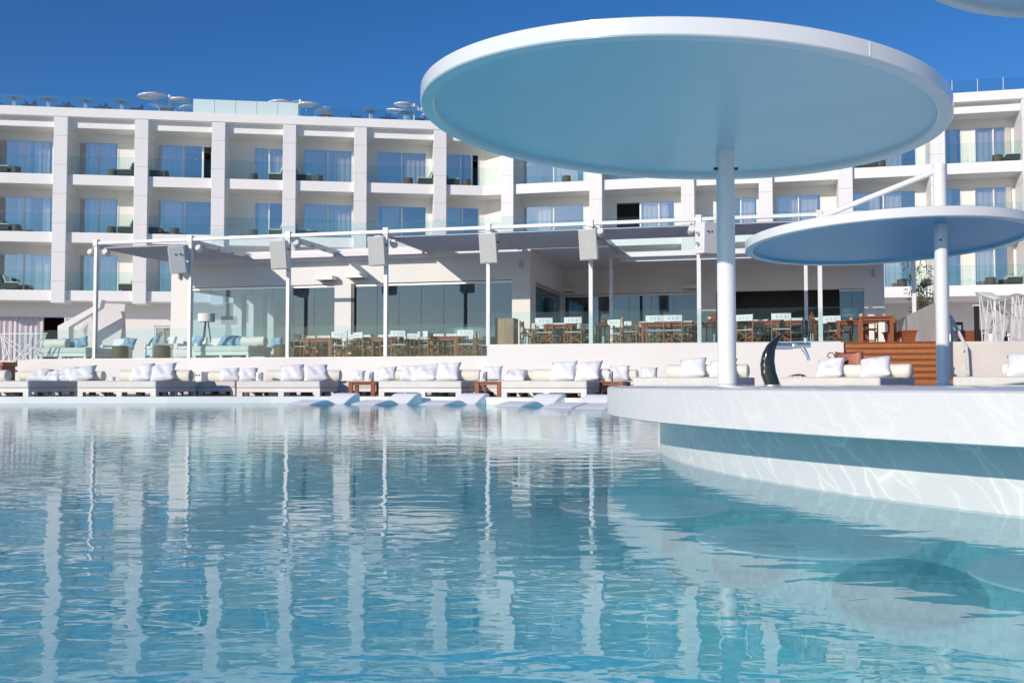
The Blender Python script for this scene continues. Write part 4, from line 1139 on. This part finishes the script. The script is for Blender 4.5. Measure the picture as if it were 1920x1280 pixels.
MB().lathe([(.10, 0), (.11, .1), (.10, .3), (.085, .42), (0, .42)], 9).build('block', BAMB, o)

# left terrace lounge furniture
def make_daybed():
    t = thing('terrace_daybed', '', 'daybed')
    m = MB(); m.box(-1.05, 1.05, -.8, .8, .14, .26)
    for x in (-1.0, 0, 1.0):
        for y in (-.74, .74): m.box(x - .05, x + .05, y - .05, y + .05, 0, .14)
    m.build('frame', BEDF, t, bevel=.008)
    MB().box(-1.06, 1.06, -.81, .81, .262, .46).build('mattress', MATT, t, bevel=.045, seg=3)
    return t
db = Proto(make_daybed)
def bolster_mb(L_, r=.15):
    prof = [(0, -L_/2)]
    for i in range(1, 8): a = PI / 2 * i / 7; prof.append((r * math.sin(a) ** .8, -L_/2 + .06 * (1 - math.cos(a))))
    for i in range(1, 10): prof.append((r * (1 + .025 * math.sin(i * 2.1)), -L_/2 + .06 + (L_ - .12) * i / 10))
    for i in range(7, 0, -1): a = PI / 2 * i / 7; prof.append((r * math.sin(a) ** .8, L_/2 - .06 * (1 - math.cos(a))))
    prof.append((0, L_/2))
    return prof
def bolster(pos, ang, L_, lab, r=.15, group='bolsters on the daybeds'):
    o = thing('bolster', lab, 'bolster', tuple(pos), ang, group)
    MB(Matrix.Translation((0, 0, r - .008)) @ Matrix.Rotation(PI/2, 4, 'Y')).lathe(bolster_mb(L_, r), 28).build('cover', BOLS, o, smooth=True)
    cp = MB()
    for sx in (-1, 1): cp.lathe([(.02, 0), (.02, .006), (0, .008)], 12, (sx * (L_/2 - .0), 0, r - .012))
    m = MB(Matrix.Translation((0, 0, r - .008)) @ Matrix.Rotation(PI/2, 4, 'Y'))
    for z in (-L_/2 + .05, L_/2 - .05): m.lathe([(r * 1.0, z - .006), (r * 1.02, z), (r * 1.0, z + .006)], 28)
    m.build('piping', BOLS, o, smooth=True)
    return o
def cushion_rows(w, h, th, nn=12, seed=0):
    rnd = random.Random(seed); a1, a2 = rnd.uniform(0, 6), rnd.uniform(0, 6)
    F_, B_ = [], []
    for i in range(nn + 1):
        rf, rb = [], []
        for j in range(nn + 1):
            u, v = -1 + 2 * i / nn, -1 + 2 * j / nn
            pin = 1 - .10 * (1 - u * u) * abs(v) ** 3 ; pin2 = 1 - .10 * (1 - v * v) * abs(u) ** 3
            x = u * w / 2 * pin2; z = v * h / 2 * pin
            d = th / 2 * (max(0, (1 - u ** 4) * (1 - v ** 4))) ** .55
            wr = .09 * th * math.sin(3 * u + 2.3 * v + a1) + .07 * th * math.sin(5 * v - 3.1 * u + a2) + .05 * th * math.sin(9 * u + 4 * v + a1)
            k_ = (1 - u * u) * (1 - v * v)
            rf.append((x, -d + wr * k_, z)); rb.append((x, d + wr * k_ * .5, z))
        F_.append(rf); B_.append(rb)
    return F_, B_
pcount = [0]
CMESH = {}
def cushion(name, pos, yaw, lean, roll, w, h, th, mat, lab, cat, group):
    """ pos: resting point of the lower edge """
    pcount[0] += 1
    key = (pcount[0] % 5, mat.name, round(w, 2), round(h, 2))
    o = thing(name, lab, cat, tuple(pos), yaw, group)
    T = Matrix.Rotation(-lean, 4, 'X') @ Matrix.Translation((0, -th * .15, h / 2 - .02)) @ Matrix.Rotation(roll, 4, 'Y')
    f_, b_ = cushion_rows(w, h, th, 14, pcount[0])
    MB(T).grid(f_).grid(b_).build('cover', mat, o, smooth=True)
    me = o.children[0].data
    bm = bmesh.new(); bm.from_mesh(me); bmesh.ops.remove_doubles(bm, verts=bm.verts, dist=.0008); bmesh.ops.recalc_face_normals(bm, faces=bm.faces); bm.to_mesh(me); bm.free()
    me.polygons.foreach_set('use_smooth', [True] * len(me.polygons))
    return o
z = ZL
db(TF.p(TS(141, 1.5, z), 1.5, z), TF.a, 'long terrace daybed with plastic wrapped bundle at far left', 'terrace daybeds')
db(TF.p(TS(436, 1.4, z), 1.4, z), TF.a, 'terrace daybed with blue cushions in front of the lounge glass', 'terrace daybeds')
bolster(TF.p(TS(106, 1.3, z), 1.3, z + .46), TF.a, 1.0, 'cream bolster on the terrace daybed at far left', .17, 'bolsters on the terrace daybeds')
bolster(TF.p(TS(476, 1.3, z), 1.3, z + .46), TF.a, .95, 'cream bolster on the terrace daybed with the blue cushions', .17, 'bolsters on the terrace daybeds')
# wrapped bundle
rows = []
for i in range(18):
    r_ = []
    for j in range(20):
        a = 2 * PI * j / 20; u = i / 17; rr = math.sin(PI * min(max(u, .02), .98)) ** .4
        r_.append(((u - .5) * 1.35, math.cos(a) * .32 * rr * (1 + random.uniform(-.12, .12)), .19 + math.sin(a) * .19 * rr * (1 + random.uniform(-.18, .18))))
    rows.append(r_)
p = TF.p(TS(132, 1.75, z), 1.75, z + .46)
o = thing('wrapped_bundle', 'bundle of cushions wrapped in clear crinkled plastic on the far left daybed', 'bundle', tuple(p), TF.a)
MB().grid(rows, closed=True).build('wrap', PLASTIC, o, fix=True)
MB(Matrix.Scale(.86, 4) @ Matrix.Translation((0, 0, .03))).grid(rows, closed=True).build('filling', CANVAS, o, smooth=True)
def make_club():
    t = thing('white_armchair', '', 'armchair')
    m = MB(); m.box(-.42, .42, -.40, .38, .12, .40); m.box(-.44, -.30, -.40, .40, .41, .62); m.box(.30, .44, -.40, .40, .41, .62); m.slab3([(-.44, .28, .41), (.44, .28, .41), (.44, .40, .88), (-.44, .40, .88)], (0, .13, 0))
    m.build('body', CANVAS, t, bevel=.03, seg=3)
    MB().box(-.29, .29, -.42, .26, .405, .52).build('seat_cushion', CANVAS, t, bevel=.04, seg=3)
    m = MB()
    for x in (-.36, .36):
        for y in (-.34, .34): m.box(x - .03, x + .03, y - .03, y + .03, 0, .12)
    m.build('feet', ALU, t)
    return t
cl = Proto(make_club)
for px, t, yaw, lab in [(219, 2.9, 0, 'white armchair left of the wicker drum near the faceted screen'), (298, 2.0, -38, 'white armchair with a blue cushion turned left beside the lounge pillar'), (357, 2.4, 8, 'white armchair in front of the left lounge pillar'), (405, 3.3, 0, 'white armchair behind the terrace daybed with blue cushions')]:
    cl(TF.p(TS(px, t, z + .4), t, z), TF.a + rad(yaw), lab, 'white armchairs on the left terrace')
for px, t, zz, yaw, w, lab in [(150, 1.15, z + .46, 10, .5, 'blue cushion lying against the plastic wrapped bundle'), (241, 2.55, z + .5, 20, .5, 'blue cushion left of the turned white armchair'), (286, 1.95, z + .52, -30, .46, 'blue cushion on the turned white armchair'), (368, 2.2, z + .52, -15, .48, 'blue cushion on the armchair by the pillar'),
                               (421, 1.35, z + .46, 0, .62, 'crumpled blue cushion on the right terrace daybed'), (446, 1.55, z + .46, 14, .6, 'second blue cushion beside the bolster of the right terrace daybed'), (517, 2.6, z + .46, 0, .46, 'blue cushion behind the rightmost wicker drum'), (482, 2.9, z + .46, 10, .5, 'pale blue cushion behind the terrace bolster')]:
    cushion('blue_cushion', TF.p(TS(px, t, zz), t, zz), TF.a + rad(yaw), rad(48 if w > .55 else 30), rad(random.uniform(-20, 20)), w, w * .9, .2, BLUEF, lab, 'cushion', 'blue cushions on the left terrace')
def make_drum():
    t = thing('wicker_stool', '', 'stool')
    MB().lathe([(0, 0), (.25, 0), (.275, .08), (.285, .24), (.275, .40), (.25, .47), (0, .475)], 28).build('body', WICKB, t, smooth=True)
    MB().lathe([(.26, .468), (.262, .485), (.24, .49), (0, .488)], 28).build('top', WICK, t, smooth=True)
    return t
dr = Proto(make_drum)
for px, t, lab in [(225, .75, 'brown wicker drum stool left of the turned white armchair'), (304, .75, 'brown wicker drum stool at the foot of the left lounge pillar'), (529, 1.0, 'brown wicker drum stool left of the dining chairs')]:
    dr(TF.p(TS(px, t, z + .2), t, z), 0, lab, 'wicker drum stools')
p = TF.p(TS(512, 3.6, z), 3.6, z)
so = thing('white_bench', 'low white bench behind the rightmost wicker drum', 'bench', tuple(p), TF.a)
MB().box(-.7, .7, -.35, .35, .12, .44).build('seat', CANVAS, so, bevel=.03, seg=3)
MB().box(-.62, .62, -.28, .28, 0, .119).build('base', ALU, so)
# crossed railing at the far left
xr = thing('crossed_railing', 'pale metal railing with crossed bars at the far left of the terrace', 'railing', tuple(TF.p(TS(40, .4, z), .4, z)))
m = MB(rel(xr)); 
def q(px, py, dy=0): return at(px, py, 35.0 + dy)
m.bar(q(-20, 626), q(89, 625), .06, .04)
m.build('top_rail', METAL, xr)
m = MB(rel(xr))
for a, b in [((2, 626), (8, 678)), ((5, 632), (20, 678)), ((14, 660), (3, 680)), ((6, 634), (58, 680)), ((58, 640), (24, 680)), ((84, 628), (38, 678)), ((62, 626), (52, 655)), ((86, 628), (70, 668)), ((40, 650), (10, 632)), ((-14, 626), (-2, 680))]:
    m.bar(q(*a, random.uniform(-.03, .03)), q(*b, random.uniform(-.03, .03)), .035)
m.build('bars', METAL, xr)
o = thing('wooden_box', 'red wooden box with a lid at the far left end of the wall', 'box', tuple(at(6, 700, 33.2).to_2d()) + (DECKZ,), TF.a)
MB().box(-.45, .22, -.3, .3, 0, .92).build('body', TEAK, o, bevel=.01)
MB().box(-.5, .27, -.34, .34, .921, 1.06).build('lid', wood('pine lid', (.22,.08,.03), (.42,.17,.06)), o, bevel=.01)

# ================================================================== DAYBEDS BY THE POOL
BW_, BL_ = 2.35, 2.24
def make_bed():
    t = thing('pool_daybed', '', 'daybed')
    m = MB(); hx, hy = BW_ / 2, BL_ / 2
    m.box(-hx, hx, -hy, -hy + .06, .115, .225); m.box(-hx, hx, hy - .06, hy, .115, .225); m.box(-hx, -hx + .06, -hy + .061, hy - .061, .115, .225); m.box(hx - .06, hx, -hy + .061, hy - .061, .115, .225)
    m.box(-hx + .061, hx - .061, -hy + .061, hy - .061, .16, .224)
    m.build('frame', BEDF, t, bevel=.006)
    for x in (-hx + .08, .08, hx - .08):
        for y in (-hy + .08, 0, hy - .08):
            MB().box(x - .078, x + .078, y - .078, y + .078, 0, .1149).build('leg', BEDF, t)
    mt = MB().box(-hx - .01, hx + .01, -hy - .01, hy + .01, .226, .432).build('mattress', MATT, t, bevel=.05, seg=4)
    m = MB()
    for zz in (.245, .415):
        e_ = .002
        pts = [(-hx + .03, -hy - .01, zz), (hx - .03, -hy - .01, zz), (hx + .008, -hy + .03, zz), (hx + .008, hy - .03, zz), (hx - .03, hy + .008, zz), (-hx + .03, hy + .008, zz), (-hx - .008, hy - .03, zz), (-hx - .008, -hy + .03, zz), (-hx + .03, -hy - .01, zz)]
        m.path(pts, .007, 5)
    m.build('piping', MATT, mt, smooth=True)
    return t
bed = Proto(make_bed)
def bed_at(frx, fry, th, lab, dz=0):
    a = -rad(th); u = Vector((math.cos(a), math.sin(a), 0)); v = Vector((-math.sin(a), math.cos(a), 0))
    c = Vector((frx, fry, DECKZ + dz + .001)) - u * BW_ / 2 + v * BL_ / 2
    bed(c, a, lab, 'white daybeds around the pool')
    return c, a, u, v
FRONT = [(-13.1, 27.0, 9.5, 'white daybed at the left edge of the photo', 0), (-9.70, 27.15, 10.04, 'white daybed with two leaning pillows, second from the left along the pool', 0), (-5.28, 27.40, 4.83, 'white daybed below the third pergola post, beside a thin brown tray', 0), (-1.36, 26.74, 13.1, 'white daybed between two red wooden side tables', 0),
         (1.88, 25.12, 23.2, 'white daybed left of the round bar counter', 0), (4.93, 22.0, 24.3, 'white daybed behind the pole of the big canopy', .07), (8.09, 21.93, 40.7, 'white daybed behind the beer tap in front of the orange steps', .07)]
BD = [bed_at(a, b, c, l, dz) for a, b, c, l, dz in FRONT]
p8 = at(1787, 728, 20.6); th8 = rad(44)
BD.append(bed_at(p8.x + BW_ * math.cos(th8), p8.y - BW_ * math.sin(th8), 44, 'white daybed cut off at the right edge behind the bar', .07))
pf_ = [(3.0, 22.6), (4.7, 21.7), (7.0, 20.9), (10.2, 18.4), (12.4, 19.0), (13.2, 26.5), (6, 27.4), (2.2, 25.0)]
tag(MB().prism(pf_, DECKZ - .1, DECKZ + .07).build('deck_step', DECKW), kind='structure')
SEC = []
for px, Y, th, lab in [(198, 30.2, 8, 'daybed in the second row behind the gap of the two leftmost daybeds'), (441, 30.0, 7, 'daybed in the second row between the second and third daybed along the pool'), (716, 29.2, 10, 'daybed in the second row behind the left red side table'), (1000, 28.0, 17, 'daybed in the second row behind the right red side table'), (1192, 26.7, 22, 'daybed in the second row left of the big canopy pole')]:
    P_ = at(px, 730, Y); SEC.append(bed_at(P_.x, P_.y, th, lab))
MT = .17 + .432
def on_bed(b, px, v_, dz=0):
    """ point on the mattress line v_ (from bed centre towards the back) seen at picture column px """
    c, a, u, v = b
    o_ = c + v * v_; k_ = (px - 960) / FPX / 1.0
    s = (k_ * o_.y - o_.x) / (u.x - k_ * u.y)
    pt = o_ + u * s; pt.z = c.z + .425 + dz
    return pt
def bol(b, px0, px1, v_, lab, r=.165):
    p0, p1 = on_bed(b, px0, v_), on_bed(b, px1, v_)
    bolster((p0 + p1) / 2, b[1], (p1 - p0).length, lab, r)
bol(BD[1], 226, 361, .82, 'cream bolster along the back of the second daybed from the left')
bol(SEC[0], 40, 197, .5, 'cream bolster behind the four stacked pillows at left')
bol(BD[0], -60, 18, .8, 'cream bolster end at the left edge of the photo')
bol(SEC[1], 392, 470, .5, 'cream bolster behind the two pillows left of the white lantern')
bol(BD[2], 500, 641, .8, 'cream bolster below the third pergola post')
bol(BD[3], 742, 903, .80, 'cream bolster behind three crumpled pillows')
bol(SEC[3], 965, 1003, .4, 'short cream bolster beside the flat pillow')
bol(BD[4], 998, 1145, .80, 'cream bolster left of the round bar counter')
bol(SEC[4], 1120, 1197, .4, 'cream bolster behind the single pillow left of the canopy pole')
bol(BD[5], 1249, 1405, .78, 'cream bolster reaching behind the big canopy pole')
bol(BD[6], 1578, 1711, .72, 'cream bolster in front of the orange steps')
bol(BD[7], 1879, 2040, .72, 'cream bolster at the right edge of the photo')
PIL = [ # bed, px, v, lean, roll, w, label
 (SEC[0], 68, .2, 48, -6, .70, 'white pillow, leftmost of the four stacked together'), (SEC[0], 96, .12, 52, 6, .66, 'white pillow, second of the four stacked together'), (SEC[0], 120, .16, 42, -10, .74, 'white pillow, third of the four stacked together'), (SEC[0], 147, .05, 44, -22, .82, 'largest white pillow tilted against its bolster, rightmost of the four'),
 (BD[1], 261, .50, 28, -9, .70, 'white pillow, left one on the second daybed from the left'), (BD[1], 301, .45, 32, -12, .74, 'white pillow, right one on the second daybed from the left'),
 (SEC[1], 429, .22, 32, -8, .60, 'white pillow left of the neighbour next to the white lantern'), (SEC[1], 464, .22, 34, -10, .60, 'white pillow touching the white lantern on the brown tray'),
 (BD[2], 546, .50, 28, -7, .68, 'white pillow, left one below the third pergola post'), (BD[2], 590, .46, 36, -10, .72, 'white pillow, right one below the third pergola post'),
 (SEC[2], 672, .4, 12, 0, .42, 'small white pillow left of the second white lantern'), (SEC[2], 726, -.4, 18, -5, .56, 'white pillow right of the second white lantern'),
 (BD[3], 769, .52, 22, 3, .60, 'white pillow, left of the three crumpled ones'), (BD[3], 792, .40, 40, -8, .78, 'flattened white pillow, middle of the three crumpled ones'), (BD[3], 837, .45, 26, -4, .74, 'white pillow, right of the three crumpled ones'),
 (SEC[3], 924, -.2, 14, -3, .56, 'white pillow above the right red side table'), (SEC[3], 963, -.1, 62, -3, .68, 'flat white pillow lying beside the upright one'),
 (BD[4], 1053, .50, 26, -5, .74, 'white pillow, left one on the daybed near the bar end'), (BD[4], 1098, .46, 30, -8, .76, 'white pillow, right one on the daybed near the bar end'),
 (SEC[4], 1161, .15, 18, -4, .56, 'white pillow right of the daybed near the bar end'), (SEC[4], 1217, .3, 12, -2, .48, 'small white pillow standing alone left of the canopy pole'),
 (BD[5], 1296, .46, 28, -9, .66, 'white pillow left of the big canopy pole'), (BD[5], 1352, .42, 34, -8, .66, 'white pillow cut by the big canopy pole'),
 (BD[6], 1551, .36, 32, -8, .70, 'white pillow right of the beer tap'), (BD[6], 1637, .36, 34, -10, .74, 'white pillow in front of the orange steps'),
 (BD[7], 1915, .4, 28, -10, .74, 'white pillow at the right edge of the photo')]
for b, px, v_, lean, roll, w, lab in PIL:
    cushion('white_pillow', on_bed(b, px, v_), b[1] + rad(random.uniform(-8, 8)), rad(min(62, lean + 9)), rad(roll * .9), w, w * .86, .25, PILL, lab, 'pillow', 'white pillows on the daybeds')

# side tables, lanterns, bag
def make_side():
    t = thing('side_table', '', 'side table')
    MB().box(-.37, .37, -.37, .37, .37, .41).build('table_top', TEAK, t, bevel=.006)
    MB().box(-.33, .33, -.33, .33, .31, .369).build('apron', TEAK, t)
    for x in (-.31, .31):
        for y in (-.31, .31): MB().box(x - .055, x + .055, y - .055, y + .055, 0, .369).build('leg', TEAK, t)
    return t
sd = Proto(make_side)
TABS = [(684, 27.6, 6, 'red wooden side table between the third and fourth daybed'), (922, 27.2, 16, 'red wooden side table between the fourth and fifth daybed'), (1150, 26.3, 22, 'red wooden side table peeking out right of the fifth daybed'), (474, 29.0, 5, 'red wooden side table behind the third daybed, only its thin top showing')]
TP = []
for px, Y, th, lab in TABS:
    P_ = at(px, 735, Y); o = sd((P_.x, P_.y, DECKZ + .001), -rad(th), lab, 'red wooden side tables'); TP.append(Vector((P_.x, P_.y, DECKZ + .412)))
def make_tablelamp():
    t = thing('white_lantern', '', 'lantern')
    MB().lathe([(0, 0), (.10, 0), (.105, .01), (.105, .26), (.098, .265), (.098, .24), (0, .23)], 28).build('cylinder', CANVAS, t, smooth=True)
    m = MB()
    pr = lambda x, z: (.107 * math.sin(x / .107), -.107 * math.cos(x / .107), z)
    m.path([pr(-.035, .07), pr(-.012, .145), pr(0, .19)], .005, 5); m.path([pr(.035, .07), pr(.012, .145), pr(0, .19)], .005, 5); m.path([pr(-.03, .105), pr(0, .085), pr(.03, .105)], .004, 5)
    m.lathe([(.012, 0), (.012, .02), (0, .02)], 8, (0, -.105, .19))
    m.build('emblem', DARKM, t)
    return t
tl = Proto(make_tablelamp)
for P_, dx, lab in [(TP[3], .22, 'white lantern with a dark emblem on the brown tray table'), (TP[0], .16, 'white lantern with a dark emblem on the left red side table'), (TP[1], -.22, 'white lantern half hidden by the bolster on the right red side table'), (TP[2], -.12, 'white lantern behind the pillow by the fifth daybed')]:
    tl(P_ + Vector((dx, -.1, 0)), .1, lab, 'white table lanterns')
P_ = at(211, 715, 28.9); 
o = thing('white_cup', 'small white cup between the two leftmost groups of pillows', 'cup', (P_.x, P_.y, DECKZ + .001))
MB().lathe([(0, .40), (.07, .40), (.085, .54), (.08, .545), (.066, .42), (0, .415)], 20).build('cup', CANVAS, o, smooth=True)
MB().lathe([(.16, 0), (.16, .02), (.03, .03), (.03, .37), (.17, .38), (.17, .398), (0, .399)], 20).build('stand', METAL, o, smooth=True)
pb = on_bed(BD[6], 1592, .98)
bg = thing('leather_bag', 'red brown leather bag with ring handle behind the bolster by the steps', 'bag', tuple(pb), BD[6][1])
rows = []
for i in range(9):
    zz = .62 * i / 8; k_ = 1 - .12 * (i / 8)
    rows.append([( .40 * k_ * math.copysign(abs(math.cos(2*PI*j/20)) ** .6, math.cos(2*PI*j/20)), (.14 - .008 * i) * math.copysign(abs(math.sin(2*PI*j/20)) ** .8, math.sin(2*PI*j/20)), zz + (.03 * math.cos(2*PI*j/20*2) if i == 8 else 0)) for j in range(20)])
m = MB().grid(rows, closed=True); m.add(rows[-1], [tuple(range(20))]); m.build('body', COPPER, bg, smooth=True)
MB().path([(-.46, 0, .50)] + [(-.46 + .09 * math.cos(PI * j / 8 + PI), 0, .52 + .11 * math.sin(PI * j / 8)) for j in range(9)], .012, 6).build('handle', DARKM, bg, smooth=True)
MB().path([(.05, -.135, .30), (.12, -.14, .36), (.16, -.138, .30), (.20, -.14, .35), (.26, -.135, .31)], .008, 5).build('emblem', BAMB, bg)
pb = on_bed(BD[6], 1496, .45)
tw = thing('folded_cloth', 'crumpled dark red cloth beside the beer tap', 'cloth', tuple(pb), .2)
rows = [[((i - 6) * .032, (j - 3) * .05, .02 + .075 * max(0, (1 - ((i - 6) / 6.2) ** 2)) ** .5 * max(0, (1 - ((j - 3) / 3.3) ** 2)) ** .5 + random.uniform(-.014, .014)) for j in range(7)] for i in range(13)]
MB().grid(rows).build('cloth', surf('dark red cloth', (.22,.06,.04), .9, .3, 20, .4, 60), tw, smooth=True)
# bass speaker boxes along the wall
def make_bass():
    t = thing('bass_speaker', '', 'loudspeaker')
    MB().box(-.58, .58, -.0, .62, 0, .74).build('cabinet', SHELL, t, bevel=.012)
    g_ = MB().box(-.56, .34, -.02, -.001, .02, .72).build('grille', GRILLE, t, bevel=.006)
    m = MB()
    for x in (.405, .505): m.lathe([(.024, 0), (.024, .014), (0, .014)], 14, (0, 0, 0)) if False else m.box(x - .022, x + .022, -.012, -.0008, .60, .645)
    m.build('handle_hole', BLACKP, t)
    return t
bsp = Proto(make_bass)
for px, t, lab in [(347, -.75, 'grey bass loudspeaker box against the wall behind the second daybed'), (818, -.75, 'grey bass loudspeaker box half hidden behind the three crumpled pillows'), (1338, -.95, 'grey bass loudspeaker box at the wall behind the big canopy pole')]:
    p = TF.p(TS(px, t, .6), t, DECKZ + .001); bsp(p, TF.a + .04, lab, 'grey bass loudspeaker boxes')
o = thing('wall_lamp', 'tiny dark lamp on the white retaining wall at far left', 'wall lamp', tuple(TF.p(TS(29, -.0, .9), -.001, .98)), TF.a)
MB().box(-.05, .05, -.09, 0, -.02, .02).build('body', DARKM, o, bevel=.006)

# ================================================================== LOUNGERS FLOATING IN THE SHALLOWS
def make_float():
    t = thing('pool_lounger', '', 'pool lounger')
    key = [(-.95, -.02), (-.80, .035), (-.55, .085), (-.36, .115), (-.20, .115), (-.04, .07), (.10, .01), (.22, -.015), (.34, .01), (.50, .105), (.66, .20), (.80, .265), (.92, .285), (.97, .275)]
    prof = []
    for i in range(len(key) - 1):
        p0 = key[max(i-1, 0)]; p1 = key[i]; p2 = key[i+1]; p3 = key[min(i+2, len(key)-1)]
        for k_ in range(4):
            u = k_ / 4
            prof.append(tuple(.5 * (2*p1[a] + (p2[a]-p0[a])*u + (2*p0[a]-5*p1[a]+4*p2[a]-p3[a])*u*u + (3*p1[a]-p0[a]-3*p2[a]+p3[a])*u**3) for a in (0, 1)))
    prof.append(key[-1])
    w = .40; sec = [(-1, -.045), (-.985, -.016), (-.95, -.003), (-.9, 0), (0, 0), (.9, 0), (.95, -.003), (.985, -.016), (1, -.045)]
    rows = [[(u * w, y, zz + dz) for u, dz in sec] for y, zz in prof]
    bot = [[(u * w, y, min(zz - .13, -.07)) for u, dz in sec] for y, zz in prof]
    m = MB().grid(rows).grid(bot)
    for a in (0, len(sec) - 1): m.grid([[r[a] for r in rows], [r[a] for r in bot]])
    m.grid([rows[0], bot[0]]); m.grid([rows[-1], bot[-1]])
    o = m.build('shell', FLOATM, t)
    me = o.data; bm = bmesh.new(); bm.from_mesh(me); bmesh.ops.remove_doubles(bm, verts=bm.verts, dist=.001); bmesh.ops.recalc_face_normals(bm, faces=bm.faces); bm.to_mesh(me); bm.free()
    me.polygons.foreach_set('use_smooth', [True] * len(me.polygons)); me.set_sharp_from_angle(angle=rad(50))
    MB().box(-.22, .22, .55, .80, -.12, -.071).build('base', FLOATM, t)
    return t
fl_ = Proto(make_float)
for px, Y, yaw, lab in [(604, 25.5, -34, 'white resin lounger in the shallow water, leftmost of its row'), (722, 25.4, -34, 'white resin lounger in the water below the left red side table'), (850, 25.1, -36, 'white resin lounger in the water below the daybed with crumpled pillows'),
                        (992, 23.8, -38, 'white resin lounger in the water in front of the fifth daybed'), (1086, 22.3, -40, 'larger looking white resin lounger overlapping the end of the bar counter'), (1150, 21.4, -42, 'white resin lounger mostly hidden by the bar counter')]:
    P_ = at(px, 757, Y); fl_((P_.x, P_.y, -.01), rad(yaw), lab, 'white loungers in the shallow water')

# ================================================================== LIGHT, SKY, CAMERA
S_AZ, S_EL = 42.0, 20.3      # degrees left of straight behind the camera, elevation
sd_ = Vector((-math.sin(rad(S_AZ)) * math.cos(rad(S_EL)), -math.cos(rad(S_AZ)) * math.cos(rad(S_EL)), math.sin(rad(S_EL))))
L = bpy.data.lights.new('sun', 'SUN'); L.energy = SUN_E; L.angle = rad(.5); L.color = (1.0, .895, .775)
so_ = bpy.data.objects.new('sun', L); COL.objects.link(so_)
so_.rotation_euler = sd_.to_track_quat('Z', 'Y').to_euler(); so_.location = (-30, -30, 30)
w = bpy.data.worlds.new('World'); scene.world = w; w.use_nodes = True
nt = w.node_tree; nt.nodes.clear()
out = nt.nodes.new('ShaderNodeOutputWorld'); bg_ = nt.nodes.new('ShaderNodeBackground'); sk = nt.nodes.new('ShaderNodeTexSky')
sk.sky_type = 'NISHITA'; sk.sun_disc = False; sk.sun_elevation = rad(S_EL)
sk.sun_rotation = math.atan2(sd_.x, sd_.y)
sk.altitude = 0; sk.air_density = .8; sk.dust_density = .4; sk.ozone_density = 4.5
bg_.inputs['Strength'].default_value = SKY_S
hs = nt.nodes.new('ShaderNodeHueSaturation'); hs.inputs['Saturation'].default_value = 1.2; hs.inputs['Hue'].default_value = .506
nt.links.new(sk.outputs['Color'], hs.inputs['Color']); nt.links.new(hs.outputs['Color'], bg_.inputs['Color']); nt.links.new(bg_.outputs['Background'], out.inputs['Surface'])
cam = bpy.data.cameras.new('camera'); cam.sensor_width = 36; cam.lens = FPX / 1920 * 36; cam.clip_end = 4000; cam.clip_start = .05
co = bpy.data.objects.new('camera', cam); COL.objects.link(co); co.location = (0, 0, HC); co.rotation_euler = (PI / 2 + PITCH, 0, 0)
scene.camera = co
scene.view_settings.view_transform = 'Standard'; scene.view_settings.look = 'None'; scene.view_settings.exposure = 0
c = scene.cycles
c.use_denoising = True; c.max_bounces = 10; c.diffuse_bounces = 6; c.glossy_bounces = 4; c.transmission_bounces = 4; c.transparent_max_bounces = 24
c.caustics_reflective = False; c.caustics_refractive = False; c.sample_clamp_indirect = 6
